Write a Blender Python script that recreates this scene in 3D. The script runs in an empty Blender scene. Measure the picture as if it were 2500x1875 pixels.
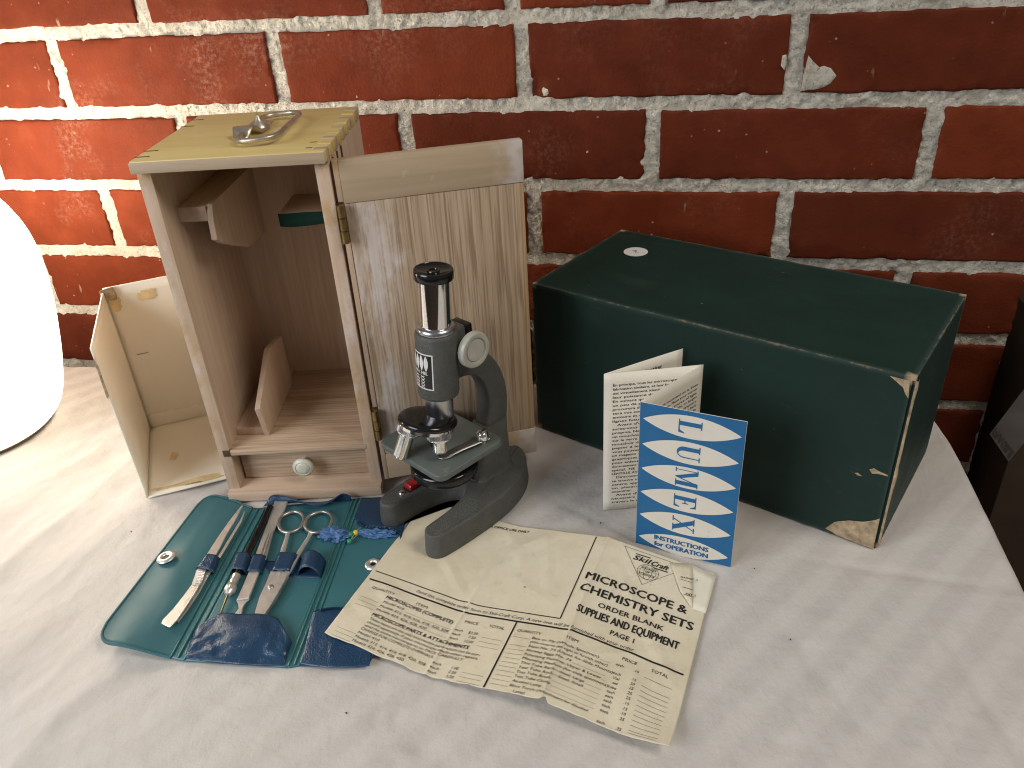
import bpy, bmesh, math, random
import numpy as np
from mathutils import Vector, Matrix
random.seed(7)
rng = np.random.default_rng(11)
S = 0.001                                   # all builders below work in millimetres
scene = bpy.context.scene
COL = scene.collection

# ------------------------------------------------------------------ camera
PXW, PXH, FPX = 2500.0, 1875.0, 1944.888
CP = np.array([472.26, -675.45, 370.72])
YAW, PITCH, ROLL = math.radians(12.19), math.radians(30.516), math.radians(-3.527)
_f = np.array([-math.sin(YAW)*math.cos(PITCH), math.cos(YAW)*math.cos(PITCH), -math.sin(PITCH)])
_r0 = np.array([math.cos(YAW), math.sin(YAW), 0.0]); _u0 = np.cross(_r0, _f)
_r = math.cos(ROLL)*_r0 + math.sin(ROLL)*_u0
_u = -math.sin(ROLL)*_r0 + math.cos(ROLL)*_u0
cam_data = bpy.data.cameras.new('camera'); cam = bpy.data.objects.new('camera', cam_data); COL.objects.link(cam)
cam_data.sensor_fit = 'HORIZONTAL'; cam_data.sensor_width = 36.0; cam_data.lens = FPX/PXW*36.0
cam_data.clip_start = 0.01; cam_data.clip_end = 60.0
M = Matrix(((_r[0], _u[0], -_f[0], CP[0]*S), (_r[1], _u[1], -_f[1], CP[1]*S), (_r[2], _u[2], -_f[2], CP[2]*S), (0, 0, 0, 1)))
cam.matrix_world = M
scene.camera = cam

def T(x, y, z=0.0):
    """point at height z (mm) over the table that the survey of the photograph gives for a pixel"""
    d = _f + _r*(x-PXW/2)/FPX - _u*(y-PXH/2)/FPX
    return CP + d*((z-CP[2])/d[2])
def WY(x, y, Y=0.0):
    d = _f + _r*(x-PXW/2)/FPX - _u*(y-PXH/2)/FPX
    return CP + d*((Y-CP[1])/d[1])

# ------------------------------------------------------------------ world, lights, exposure
world = bpy.data.worlds.new('World'); scene.world = world; world.use_nodes = True
bg = world.node_tree.nodes['Background']
bg.inputs['Color'].default_value = (1.0, 0.93, 0.86, 1); bg.inputs['Strength'].default_value = 0.135

def area(name, loc, target, size, power, color):
    ld = bpy.data.lights.new(name, 'AREA'); ld.shape = 'RECTANGLE'; ld.size, ld.size_y = size; ld.energy = power; ld.color = color
    o = bpy.data.objects.new(name, ld); COL.objects.link(o)
    o.location = loc; o.rotation_euler = (Vector(target)-Vector(loc)).to_track_quat('-Z', 'Y').to_euler()
    return o
area('window_light', (-0.62, -1.35, 0.78), (0.40, -0.25, 0.05), (0.9, 0.8), 18.5, (0.94, 0.97, 1.0))
area('ceiling_light', (1.45, -0.62, 1.45), (0.4, -0.25, 0.0), (0.6, 0.6), 13.5, (1.0, 0.92, 0.80))

vs = scene.view_settings
vs.view_transform = 'Standard'; vs.look = 'None'; vs.exposure = 0.0; vs.gamma = 1.0; vs.use_curve_mapping = False
scene.render.engine = 'CYCLES'
scene.cycles.use_denoising = True
scene.cycles.max_bounces = 6
scene.cycles.filter_width = 1.1
scene.cycles.use_adaptive_sampling = True
scene.cycles.adaptive_threshold = 0.02
scene.cycles.sample_clamp_indirect = 6.0

# ------------------------------------------------------------------ noise
def _hash(ix, iy, iz, seed):
    h = (ix.astype(np.int64)*374761393 + iy.astype(np.int64)*668265263 + iz.astype(np.int64)*2147483647 + seed*974634777)
    h = (h ^ (h >> 13))*1274126177
    h = h ^ (h >> 16)
    return (h & 0xFFFF).astype(float)/32767.5 - 1.0
def vnoise(x, y, z=0.0, seed=0):
    x, y, z = np.broadcast_arrays(np.asarray(x, float), np.asarray(y, float), np.asarray(z, float))
    ix, iy, iz = np.floor(x), np.floor(y), np.floor(z)
    fx, fy, fz = x-ix, y-iy, z-iz
    fx = fx*fx*fx*(fx*(fx*6-15)+10); fy = fy*fy*fy*(fy*(fy*6-15)+10); fz = fz*fz*fz*(fz*(fz*6-15)+10)
    r = 0
    for a in (0, 1):
        for b in (0, 1):
            for c in (0, 1):
                w = (fx if a else 1-fx)*(fy if b else 1-fy)*(fz if c else 1-fz)
                r = r + w*_hash(ix+a, iy+b, iz+c, seed)
    return r
def fbm(x, y, z=0.0, seed=0, oct=4, gain=0.5):
    r, a, s = 0.0, 1.0, 0.0
    x, y, z = np.asarray(x, float), np.asarray(y, float), np.asarray(z, float)
    for i in range(oct):
        r = r + a*vnoise(x*2**i, y*2**i, z*2**i, seed+i*17); s += a; a *= gain
    return r/s

# ------------------------------------------------------------------ object helpers
def tag(o, label=None, cat=None, group=None, kind=None):
    if label: o['label'] = label
    if cat: o['category'] = cat
    if group: o['group'] = group
    if kind: o['kind'] = kind
    return o
def empty(name, loc=(0, 0, 0), rz=0.0):
    o = bpy.data.objects.new(name, None); COL.objects.link(o)
    o.location = (loc[0]*S, loc[1]*S, loc[2]*S); o.rotation_euler = (0, 0, rz); o.empty_display_size = 0.02
    return o
def mesh(name, verts, faces, mat, parent=None, smooth=None, origin=(0, 0, 0), loc=None):
    """one mesh object; verts in mm, 'origin' is subtracted (parent's place)"""
    me = bpy.data.meshes.new(name)
    v = (np.asarray(verts, float)-np.asarray(origin, float))*S
    me.from_pydata(v.tolist(), [], [list(map(int, f)) for f in faces])
    me.validate(); me.update()
    if smooth is not None:
        me.polygons.foreach_set('use_smooth', [True]*len(me.polygons))
        if smooth < 179: me.set_sharp_from_angle(angle=math.radians(smooth))
    o = bpy.data.objects.new(name, me); COL.objects.link(o)
    if mat: me.materials.append(mat)
    if parent: o.parent = parent
    if loc is not None: o.location = (loc[0]*S, loc[1]*S, loc[2]*S)
    return o
def bm_obj(name, bm, mat, parent=None, smooth=None):
    me = bpy.data.meshes.new(name)
    bmesh.ops.recalc_face_normals(bm, faces=bm.faces)
    bm.to_mesh(me); bm.free()
    me.transform(Matrix.Scale(S, 4))
    if smooth is not None:
        me.polygons.foreach_set('use_smooth', [True]*len(me.polygons))
        if smooth < 179: me.set_sharp_from_angle(angle=math.radians(smooth))
    o = bpy.data.objects.new(name, me); COL.objects.link(o)
    if mat: me.materials.append(mat)
    if parent: o.parent = parent
    return o
def bm_box(x0, x1, y0, y1, z0, z1, bev=0.0, seg=2, jit=0.0):
    bm = bmesh.new()
    bmesh.ops.create_cube(bm, size=1.0)
    for v in bm.verts:
        v.co = Vector(((x0+x1)/2+v.co.x*(x1-x0), (y0+y1)/2+v.co.y*(y1-y0), (z0+z1)/2+v.co.z*(z1-z0)))
        if jit: v.co += Vector((random.uniform(-jit, jit), random.uniform(-jit, jit), random.uniform(-jit, jit)))
    if bev: bmesh.ops.bevel(bm, geom=bm.edges[:], offset=bev, segments=seg, profile=0.5, affect='EDGES')
    return bm
def box(name, b, mat, parent, bev=0.6, jit=0.0):
    return bm_obj(name, bm_box(*b, bev=bev, jit=jit), mat, parent, smooth=35)
def bm_prism(poly, h0, h1, plane='xy', bev=0.0, seg=2):
    """extrude a 2D polygon; plane 'xy' extrudes along z, 'yz' along x, 'xz' along y"""
    bm = bmesh.new()
    def P(a, b, h):
        return {'xy': (a, b, h), 'yz': (h, a, b), 'xz': (a, h, b)}[plane]
    lo = [bm.verts.new(P(a, b, h0)) for a, b in poly]; hi = [bm.verts.new(P(a, b, h1)) for a, b in poly]
    n = len(poly)
    f0 = bm.faces.new(lo); f1 = bm.faces.new(hi[::-1])
    for i in range(n): bm.faces.new((lo[i], hi[i], hi[(i+1) % n], lo[(i+1) % n]))
    bmesh.ops.recalc_face_normals(bm, faces=bm.faces)
    if bev:
        es = [e for e in bm.edges if any(f in (f0, f1) or len(f.verts) > 4 for f in e.link_faces)] if n > 4 else bm.edges[:]
        bmesh.ops.bevel(bm, geom=es, offset=bev, segments=seg, profile=0.5, affect='EDGES')
    bmesh.ops.triangulate(bm, faces=[f for f in bm.faces if len(f.verts) > 4])
    return bm
def frame_from(d):
    d = Vector(d).normalized(); q = d.to_track_quat('Z', 'Y'); return q.to_matrix().to_4x4()
def lathe(name, prof, mat, parent, at=(0, 0, 0), axis=(0, 0, 1), seg=48, smooth=35, knurl=None, cap=True):
    """prof: list of (r, h) along axis from 'at'. knurl=(i0,i1,n,depth) ridges between rows i0..i1"""
    R = frame_from(axis); vs_, fs = [], []
    for i, (r, h) in enumerate(prof):
        for k in range(seg):
            a = 2*math.pi*k/seg; rr = r
            if knurl and knurl[0] <= i <= knurl[1]: rr = r - knurl[3]*(k % 2)
            p = R @ Vector((rr*math.cos(a), rr*math.sin(a), h)); vs_.append((p.x+at[0], p.y+at[1], p.z+at[2]))
    n = len(prof)
    for i in range(n-1):
        for k in range(seg):
            k2 = (k+1) % seg; fs.append((i*seg+k, i*seg+k2, (i+1)*seg+k2, (i+1)*seg+k))
    if cap:
        if prof[0][0] > 1e-6: fs.append(tuple(range(seg))[::-1])
        if prof[-1][0] > 1e-6: fs.append(tuple((n-1)*seg+k for k in range(seg)))
    return mesh(name, vs_, fs, mat, parent, smooth=smooth)
def tube_vf(pts, rad, seg=12, closed=False, flat=1.0, up=None):
    pts = [Vector(p) for p in pts]; n = len(pts); vs_, fs = [], []
    rads = rad if hasattr(rad, '__len__') else [rad]*n
    t0 = (pts[1]-pts[0]).normalized()
    nrm = Vector(up) if up is not None else (Vector((0, 0, 1)) if abs(t0.z) < 0.9 else Vector((1, 0, 0)))
    for i, p in enumerate(pts):
        if closed: t = (pts[(i+1) % n]-pts[i-1]).normalized()
        else: t = (pts[min(i+1, n-1)]-pts[max(i-1, 0)]).normalized()
        nrm = (nrm-t*nrm.dot(t)).normalized(); b = t.cross(nrm)
        for k in range(seg):
            a = 2*math.pi*k/seg; q = p+(b*math.cos(a)+nrm*math.sin(a)*flat)*rads[i]; vs_.append(tuple(q))
    for i in range(n if closed else n-1):
        j = (i+1) % n
        for k in range(seg): fs.append((i*seg+k, i*seg+(k+1) % seg, j*seg+(k+1) % seg, j*seg+k))
    if not closed: fs.append(tuple(range(seg))[::-1]); fs.append(tuple((n-1)*seg+k for k in range(seg)))
    return vs_, fs
def tube(name, pts, rad, mat, parent=None, seg=12, closed=False, flat=1.0, up=None, origin=(0, 0, 0)):
    v, f = tube_vf(pts, rad, seg, closed, flat, up); return mesh(name, v, f, mat, parent, smooth=40, origin=origin)
def grid_faces(nu, nv, flip=False):
    f = []
    for j in range(nv-1):
        for i in range(nu-1):
            a = j*nu+i; q = (a, a+1, a+nu+1, a+nu); f.append(q[::-1] if flip else q)
    return f
def spline(ctrl, n):
    """Catmull-Rom through control points"""
    c = np.asarray(ctrl, float); m = len(c); out = []
    for t in np.linspace(0, m-1-1e-9, n):
        i = int(t); a = t-i
        p0, p1, p2, p3 = c[max(i-1, 0)], c[i], c[min(i+1, m-1)], c[min(i+2, m-1)]
        out.append(0.5*((2*p1)+(-p0+p2)*a+(2*p0-5*p1+4*p2-p3)*a*a+(-p0+3*p1-3*p2+p3)*a**3))
    return np.array(out)
def solidify(o, t, offset=-1.0):
    m = o.modifiers.new('thickness', 'SOLIDIFY'); m.thickness = t*S; m.offset = offset; return o

# ------------------------------------------------------------------ materials
class NT:
    def __init__(s, name):
        s.m = bpy.data.materials.new(name); s.m.use_nodes = True; s.t = s.m.node_tree; s.n = s.t.nodes; s.l = s.t.links
        s.b = s.n['Principled BSDF']; s.co = s.n.new('ShaderNodeTexCoord').outputs['Object']
    def node(s, kind, **kw):
        n = s.n.new(kind)
        for k, v in kw.items(): setattr(n, k, v)
        return n
    def lk(s, a, b): s.l.new(a, b)
    def mapping(s, scale=(1, 1, 1), rot=(0, 0, 0), loc=(0, 0, 0)):
        n = s.n.new('ShaderNodeMapping'); s.lk(s.co, n.inputs['Vector'])
        n.inputs['Scale'].default_value = scale; n.inputs['Rotation'].default_value = rot; n.inputs['Location'].default_value = loc
        return n.outputs['Vector']
    def noise(s, scale, detail=4, rough=0.55, vec=None, dist=0.0):
        n = s.n.new('ShaderNodeTexNoise'); s.lk(vec if vec is not None else s.co, n.inputs['Vector'])
        n.inputs['Scale'].default_value = scale; n.inputs['Detail'].default_value = detail; n.inputs['Roughness'].default_value = rough; n.inputs['Distortion'].default_value = dist
        return n.outputs['Fac']
    def ramp(s, fac, stops, interp='LINEAR'):
        n = s.n.new('ShaderNodeValToRGB'); s.lk(fac, n.inputs['Fac']); cr = n.color_ramp; cr.interpolation = interp
        while len(cr.elements) < len(stops): cr.elements.new(0.5)
        for e, (p, c) in zip(cr.elements, stops):
            e.position = p; e.color = (c, c, c, 1) if not hasattr(c, '__len__') else (*c, 1)
        return n.outputs['Color']
    def mix(s, fac, a, b, mode='MIX'):
        n = s.n.new('ShaderNodeMix'); n.data_type = 'RGBA'; n.blend_type = mode
        for idx, v in ((0, fac), (6, a), (7, b)):
            if hasattr(v, 'is_linked'): s.lk(v, n.inputs[idx])
            elif idx == 0: n.inputs[0].default_value = v
            else: n.inputs[idx].default_value = (*v, 1)
        return n.outputs[2]
    def math(s, op, a, b=0.0, c=None, clamp=False):
        n = s.n.new('ShaderNodeMath'); n.operation = op; n.use_clamp = clamp
        for i, v in enumerate((a, b, c)):
            if v is None: continue
            if hasattr(v, 'is_linked'): s.lk(v, n.inputs[i])
            else: n.inputs[i].default_value = v
        return n.outputs[0]
    def sep(s, vec=None):
        n = s.n.new('ShaderNodeSeparateXYZ'); s.lk(vec if vec is not None else s.co, n.inputs[0]); return n.outputs
    def col(s, v):
        if hasattr(v, 'is_linked'): s.lk(v, s.b.inputs['Base Color'])
        else: s.b.inputs['Base Color'].default_value = (*v, 1)
        return s
    def set(s, **kw):
        for k, v in kw.items():
            k = k.replace('_', ' ')
            i = s.b.inputs[k]
            if hasattr(v, 'is_linked'): s.lk(v, i)
            else: i.default_value = v
        return s
    def bump(s, h, strength=0.3, dist=0.001):
        n = s.n.new('ShaderNodeBump'); s.lk(h, n.inputs['Height']); n.inputs['Strength'].default_value = strength; n.inputs['Distance'].default_value = dist
        if s.b.inputs['Normal'].is_linked: s.lk(s.b.inputs['Normal'].links[0].from_socket, n.inputs['Normal'])
        s.lk(n.outputs['Normal'], s.b.inputs['Normal']); return s

def simple(name, c, rough=0.5, metal=0.0, var=0.0, nscale=200, bump=0.0, bscale=1500, **kw):
    m = NT(name)
    if var:
        f = m.noise(nscale, 5); lo = tuple(x*(1-var) for x in c); hi = tuple(min(1, x*(1+var)) for x in c)
        m.col(m.ramp(f, [(0.3, lo), (0.7, hi)]))
    else: m.col(c)
    m.set(Roughness=rough, Metallic=metal, **kw)
    if bump: m.bump(m.noise(bscale, 3), bump, 0.0006)
    return m.m

MAT = {}
def _mats():
    # brick: fired red clay with pale specks and lime bloom
    m = NT('brick_clay')
    info = m.node('ShaderNodeObjectInfo')
    base = m.ramp(m.noise(28, 6, 0.6), [(0.25, (0.096, 0.0195, 0.0085)), (0.55, (0.132, 0.0270, 0.0115)), (0.8, (0.168, 0.0385, 0.0170))])
    var = m.ramp(info.outputs['Random'], [(0.0, (0.72, 0.74, 0.80)), (0.5, (1.0, 0.95, 0.92)), (1.0, (1.22, 1.16, 1.05))])
    base = m.mix(1.0, base, var, 'MULTIPLY')
    vor = m.node('ShaderNodeTexVoronoi'); m.lk(m.co, vor.inputs['Vector']); vor.inputs['Scale'].default_value = 120
    speck = m.math('MULTIPLY', m.ramp(vor.outputs['Distance'], [(0.05, 1.0), (0.14, 0.0)]), m.ramp(m.noise(60, 3), [(0.56, 0.0), (0.64, 1.0)]))
    base = m.mix(speck, base, (0.42, 0.30, 0.24))
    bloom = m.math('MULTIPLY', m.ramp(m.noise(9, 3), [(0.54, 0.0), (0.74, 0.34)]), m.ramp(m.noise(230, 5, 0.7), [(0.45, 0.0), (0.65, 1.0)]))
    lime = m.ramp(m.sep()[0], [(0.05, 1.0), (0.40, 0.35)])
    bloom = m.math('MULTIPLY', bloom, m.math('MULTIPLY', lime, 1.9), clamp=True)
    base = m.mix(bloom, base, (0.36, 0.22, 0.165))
    scr = m.ramp(m.noise(90, 4, 0.5, m.mapping((1, 1, 0.25), (0, 0.7, 0))), [(0.70, 0.0), (0.74, 0.6)])
    base = m.mix(scr, base, (0.34, 0.24, 0.19))
    m.col(base).set(Roughness=m.ramp(m.noise(70, 4), [(0.3, 0.50), (0.7, 0.72)]))
    m.b.inputs['Specular IOR Level'].default_value = 0.06
    m.bump(m.noise(420, 5, 0.6), 0.7, 0.0008); m.bump(m.noise(60, 3), 0.35, 0.0012)
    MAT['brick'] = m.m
    m = NT('mortar')
    c = m.ramp(m.noise(45, 6, 0.65), [(0.25, (0.48, 0.435, 0.36)), (0.5, (0.70, 0.65, 0.555)), (0.75, (0.82, 0.78, 0.70))])
    c = m.mix(m.ramp(m.noise(330, 4, 0.7), [(0.56, 0.0), (0.66, 0.75)]), c, (0.24, 0.20, 0.16))  # dark specks paint the shadow of pits into the mortar colour
    c = m.mix(m.ramp(m.noise(520, 3, 0.6), [(0.60, 0.0), (0.68, 0.6)]), c, (0.84, 0.81, 0.75))
    m.col(c).set(Roughness=0.92); m.bump(m.noise(900, 5, 0.7), 1.0, 0.0016); m.bump(m.noise(240, 5, 0.7), 1.0, 0.0036)
    MAT['mortar'] = m.m
    # tablecloth: white damask with satin stripes at an angle
    m = NT('cloth')
    sx = m.sep(m.mapping((1, 1, 1), (0, 0, math.radians(-52))))
    st = m.ramp(m.math('PINGPONG', m.math('MULTIPLY', m.math('ADD', sx[1], m.math('MULTIPLY', m.noise(6, 2), 0.006)), 1.0), 0.0125), [(0.0, 0.0), (0.0058, 0.0), (0.0068, 1.0), (0.0125, 1.0)])
    weave = m.noise(1500, 2, 0.6)
    c = m.mix(st, (0.585, 0.556, 0.535), (0.555, 0.528, 0.510))
    c = m.mix(m.ramp(m.noise(7, 3), [(0.35, 0.0), (0.7, 0.25)]), c, (0.57, 0.525, 0.475))
    m.col(c).set(Roughness=m.mix(st, (0.85, 0.85, 0.85), (0.60, 0.60, 0.60)))
    m.lk(m.math('MULTIPLY', m.math('SUBTRACT', 1.0, st), 0.35), m.b.inputs['Sheen Weight'])
    m.bump(weave, 0.22, 0.0004); m.bump(m.noise(300, 4, 0.6), 0.4, 0.0008); m.bump(m.noise(75, 4, 0.6, m.mapping((1, 0.5, 1), (0, 0, math.radians(25)))), 0.28, 0.0030)
    MAT['cloth'] = m.m
    # wood, grain along a chosen axis
    def wood(name, axis, c0, c1, c2, stain=0.0, white=0.0, rough=0.62, freq=1.0, dark=0.3):
        m = NT(name)
        sc = [95*freq]*3; sc['xyz'.index(axis)] = 5.0
        v = m.mapping(tuple(sc))
        g = m.noise(1.0, 5, 0.62, v, 0.6)
        g2 = m.noise(1.0, 3, 0.5, m.mapping(tuple(x*4.5 for x in sc)), 0.2)
        c = m.ramp(g, [(0.28, c0), (0.5, c1), (0.72, c2)])
        c = m.mix(m.ramp(g2, [(0.35, dark), (0.62, 0.0)]), c, tuple(x*0.72 for x in c0))
        if stain: c = m.mix(m.math('MULTIPLY', m.ramp(m.noise(34, 4, 0.6), [(0.50, 0.0), (0.64, 1.0)]), stain), c, (0.44, 0.27, 0.10))
        if white: c = m.mix(m.math('MULTIPLY', m.ramp(m.noise(40, 5, 0.65, m.mapping((1.2, 1.2, 0.5), loc=(3, 1, 2))), [(0.53, 0.0), (0.66, 1.0)]), white), c, (0.66, 0.62, 0.62))
        m.col(c).set(Roughness=rough); m.bump(g2, 0.25, 0.0005); m.bump(m.noise(1400, 2), 0.1, 0.0003)
        return m.m
    P0, P1, P2 = (0.50, 0.36, 0.255), (0.58, 0.425, 0.31), (0.63, 0.475, 0.355)
    MAT['wood_x'] = wood('pale_wood_x', 'x', P0, P1, P2)
    MAT['wood_z'] = wood('pale_wood_z', 'z', P0, P1, P2)
    MAT['wood_y'] = wood('pale_wood_y', 'y', P0, P1, P2)
    MAT['wood_edge'] = wood('stained_edge_wood', 'z', P0, P1, P2, stain=0.7, white=0.6)
    MAT['wood_lip'] = wood('end_grain_lip', 'x', (0.40, 0.30, 0.20), (0.48, 0.365, 0.255), (0.54, 0.42, 0.30))
    MAT['wood_top'] = wood('varnished_top_wood', 'x', (0.60, 0.455, 0.17), (0.68, 0.52, 0.21), (0.72, 0.56, 0.24), rough=0.42, freq=0.35, dark=0.1)
    MAT['wood_shelf'] = wood('ribbed_shelf_wood', 'x', (0.38, 0.25, 0.155), (0.55, 0.40, 0.275), (0.60, 0.455, 0.33), freq=2.2, dark=0.6)
    MAT['wood_drawer'] = wood('drawer_wood', 'x', (0.38, 0.26, 0.165), (0.53, 0.39, 0.275), (0.585, 0.45, 0.33), freq=1.5, dark=0.6)
    # door: vertical open grain, chalky residue along the hinge edge and the corners
    m = NT('door_wood')
    g = m.noise(1.0, 5, 0.62, m.mapping((170, 60, 4.5)), 0.9)
    g2 = m.noise(1.0, 3, 0.5, m.mapping((620, 200, 14)), 0.3)
    c = m.ramp(g, [(0.30, (0.35, 0.25, 0.165)), (0.5, (0.44, 0.325, 0.225)), (0.72, (0.49, 0.375, 0.27))])
    c = m.mix(m.ramp(g2, [(0.38, 0.85), (0.52, 0.0)]), c, (0.235, 0.155, 0.09))
    g3 = m.noise(1.0, 2, 0.5, m.mapping((330, 100, 3.0), loc=(7, 1, 3)), 0.5)
    c = m.mix(m.ramp(g3, [(0.30, 0.45), (0.42, 0.0)]), c, (0.25, 0.165, 0.10))
    xyz = m.sep()
    edge = m.ramp(m.math('ADD', m.math('MULTIPLY', xyz[0], 13.0), m.math('MULTIPLY', m.noise(26, 5, 0.6), 0.9)), [(0.62, 1.0), (0.84, 0.0)])
    blotch = m.ramp(m.noise(30, 5, 0.65, m.mapping((1.6, 1, 0.45))), [(0.46, 0.0), (0.58, 1.0)])
    c = m.mix(m.math('MULTIPLY', edge, m.math('MULTIPLY', blotch, 0.6)), c, (0.66, 0.61, 0.60))
    edge2 = m.ramp(m.math('ADD', m.math('MULTIPLY', xyz[0], 9.0), m.math('MULTIPLY', m.noise(17, 4, 0.6), 1.1)), [(0.30, 1.0), (0.62, 0.0)])
    c = m.mix(m.math('MULTIPLY', edge2, m.ramp(m.noise(21, 4, 0.6, m.mapping((1.4, 1, 0.5), loc=(5, 2, 1))), [(0.5, 0.0), (0.62, 0.55)])), c, (0.47, 0.30, 0.13))
    redge = m.ramp(m.math('SUBTRACT', 0.1145, xyz[0]), [(0.0, 1.0), (0.006, 0.0)])
    c = m.mix(m.math('MULTIPLY', redge, 0.5), c, (0.46, 0.29, 0.12))
    m.col(c).set(Roughness=0.6); m.bump(g2, 0.3, 0.0005)
    MAT['door'] = m.m
    m = NT('rail_wood')
    c = m.ramp(m.noise(1.0, 4, 0.6, m.mapping((7, 60, 160)), 0.5), [(0.3, (0.40, 0.295, 0.19)), (0.7, (0.475, 0.355, 0.24))])
    c = m.mix(m.ramp(m.noise(48, 4, 0.6), [(0.62, 0.0), (0.72, 0.6)]), c, (0.66, 0.62, 0.60))
    rx = m.math('ADD', m.sep()[0], m.math('MULTIPLY', m.noise(70, 4, 0.6), 0.035)); patch = m.math('MULTIPLY', m.ramp(rx, [(0.116, 0.0), (0.124, 0.55), (0.130, 0.55), (0.136, 0.0)]), m.ramp(m.noise(25, 2), [(0.40, 0.0), (0.48, 1.0)]))
    c = m.mix(patch, c, (0.66, 0.64, 0.66))
    m.col(c).set(Roughness=0.58)
    MAT['rail'] = m.m
    MAT['joint_dark'] = simple('dark_joint_gap', (0.075, 0.045, 0.02), 0.8)
    # green cloth-paper carton with worn edges (in box coordinates)
    def carton(name, w, d, h):
        m = NT(name); X, Y, Z = m.sep()
        c = m.ramp(m.noise(16, 5, 0.6), [(0.3, (0.0035, 0.0200, 0.0160)), (0.7, (0.0055, 0.0285, 0.0220))])
        c = m.mix(m.ramp(m.noise(11, 3, 0.6, m.mapping((1, 2.5, 1))), [(0.58, 0.0), (0.75, 0.35)]), c, (0.045, 0.055, 0.042))
        def ed(a, lim): return m.math('MINIMUM', m.math('ABSOLUTE', a), m.math('ABSOLUTE', m.math('SUBTRACT', lim, a)))
        ex, ey, ez = ed(X, w*S), ed(Y, d*S), ed(Z, h*S)
        # distance to the nearest edge = second smallest of the three
        mn = m.math('MINIMUM', m.math('MAXIMUM', ex, ey), m.math('MINIMUM', m.math('MAXIMUM', ex, ez), m.math('MAXIMUM', ey, ez)))
        n1 = m.math('MULTIPLY', m.ramp(m.noise(75, 5, 0.7), [(0.46, 0.0), (0.72, 1.0)]), 0.0026)
        wear = m.ramp(m.math('SUBTRACT', m.math('ADD', n1, 0.0003), mn), [(0.0, 0.0), (0.0006, 1.0)])
        cor = m.math('MAXIMUM', m.math('MAXIMUM', ex, ey), ez)
        wc = m.ramp(m.math('SUBTRACT', m.math('MULTIPLY', m.noise(60, 4), 0.011), cor), [(0.0, 0.0), (0.001, 1.0)])
        c = m.mix(m.ramp(mn, [(0.0, 0.55), (0.0014, 0.45), (0.0022, 0.0)]), c, (0.05, 0.085, 0.075))
        c = m.mix(m.math('MAXIMUM', wear, wc), c, (0.46, 0.35, 0.22))
        scf = m.math('MULTIPLY', m.ramp(m.noise(55, 6, 0.75, m.mapping((1, 3.5, 3.5), (0.3, 0.2, 0.5))), [(0.60, 0.0), (0.68, 1.0)]), m.ramp(m.noise(9, 2), [(0.48, 0.0), (0.62, 0.35)]))
        c = m.mix(scf, c, (0.075, 0.095, 0.085))
        spk = m.ramp(m.noise(240, 2), [(0.765, 0.0), (0.785, 0.8)])
        c = m.mix(spk, c, (0.30, 0.27, 0.20))
        m.col(c).set(Roughness=m.ramp(m.noise(22, 4), [(0.3, 0.52), (0.7, 0.68)]))
        m.b.inputs['Specular IOR Level'].default_value = 0.35
        m.bump(m.noise(1800, 2), 0.2, 0.0003); m.bump(m.noise(25, 3), 0.15, 0.002)
        return m.m
    MAT['carton'] = carton('green_carton_paper', 270.2, 133.2, 130.2)
    MAT['torn_card'] = simple('torn_grey_card', (0.40, 0.30, 0.19), 0.95, var=0.5, nscale=160, bump=1.0, bscale=420)
    m = NT('cream_card')
    c = m.ramp(m.noise(12, 4), [(0.3, (0.85, 0.80, 0.66)), (0.7, (0.90, 0.86, 0.74))])
    X, Y, Z = m.sep()
    low = m.ramp(m.math('ADD', Z, m.math('MULTIPLY', m.noise(30, 4), 0.02)), [(0.008, 0.0), (0.010, 0.0), (0.012, 0.0)])
    c = m.mix(m.ramp(m.noise(38, 4, 0.6), [(0.68, 0.0), (0.76, 0.4)]), c, (0.66, 0.50, 0.26))
    m.col(c).set(Roughness=0.55); m.bump(m.noise(60, 3), 0.15, 0.001)
    MAT['cream_card'] = m.m
    MAT['amber_glue'] = simple('amber_glue_stain', (0.72, 0.56, 0.30), 0.55, var=0.25, nscale=90)
    # microscope
    m = NT('hammered_grey'); c = m.ramp(m.noise(160, 4), [(0.3, (0.066, 0.068, 0.064)), (0.7, (0.088, 0.091, 0.085))])
    m.col(c).set(Roughness=0.50); m.bump(m.noise(900, 3, 0.6), 0.7, 0.0009)
    MAT['hammer'] = m.m
    m = NT('pitted_grey'); vor = m.node('ShaderNodeTexVoronoi'); m.lk(m.co, vor.inputs['Vector']); vor.inputs['Scale'].default_value = 900
    c = m.ramp(vor.outputs['Distance'], [(0.1, (0.052, 0.054, 0.050)), (0.5, (0.105, 0.108, 0.100))])
    m.col(c).set(Roughness=0.38); m.bump(vor.outputs['Distance'], 0.6, 0.0007)
    MAT['pitted'] = m.m
    MAT['stage'] = simple('stage_grey_green', (0.108, 0.126, 0.117), 0.40, var=0.12, nscale=60, bump=0.08)
    MAT['chrome'] = simple('chrome', (0.86, 0.85, 0.84), 0.07, 1.0)
    MAT['brushed'] = simple('brushed_metal', (0.50, 0.51, 0.54), 0.28, 1.0, var=0.2, nscale=90)
    MAT['steel'] = simple('instrument_steel', (0.72, 0.71, 0.68), 0.36, 0.72, var=0.15, nscale=120, bump=0.1, bscale=900)
    MAT['old_steel'] = simple('tarnished_steel', (0.42, 0.41, 0.39), 0.34, 0.8, var=0.3, nscale=110)
    MAT['clip'] = simple('dull_spring_steel', (0.30, 0.31, 0.30), 0.42, 1.0, var=0.15, nscale=90)
    MAT['brass'] = simple('brass', (0.34, 0.24, 0.10), 0.38, 1.0, var=0.3, nscale=140)
    MAT['handle_metal'] = simple('aged_nickel', (0.56, 0.49, 0.40), 0.34, 0.78, var=0.25, nscale=150)
    MAT['black'] = simple('black_bakelite', (0.008, 0.008, 0.009), 0.16)
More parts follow.
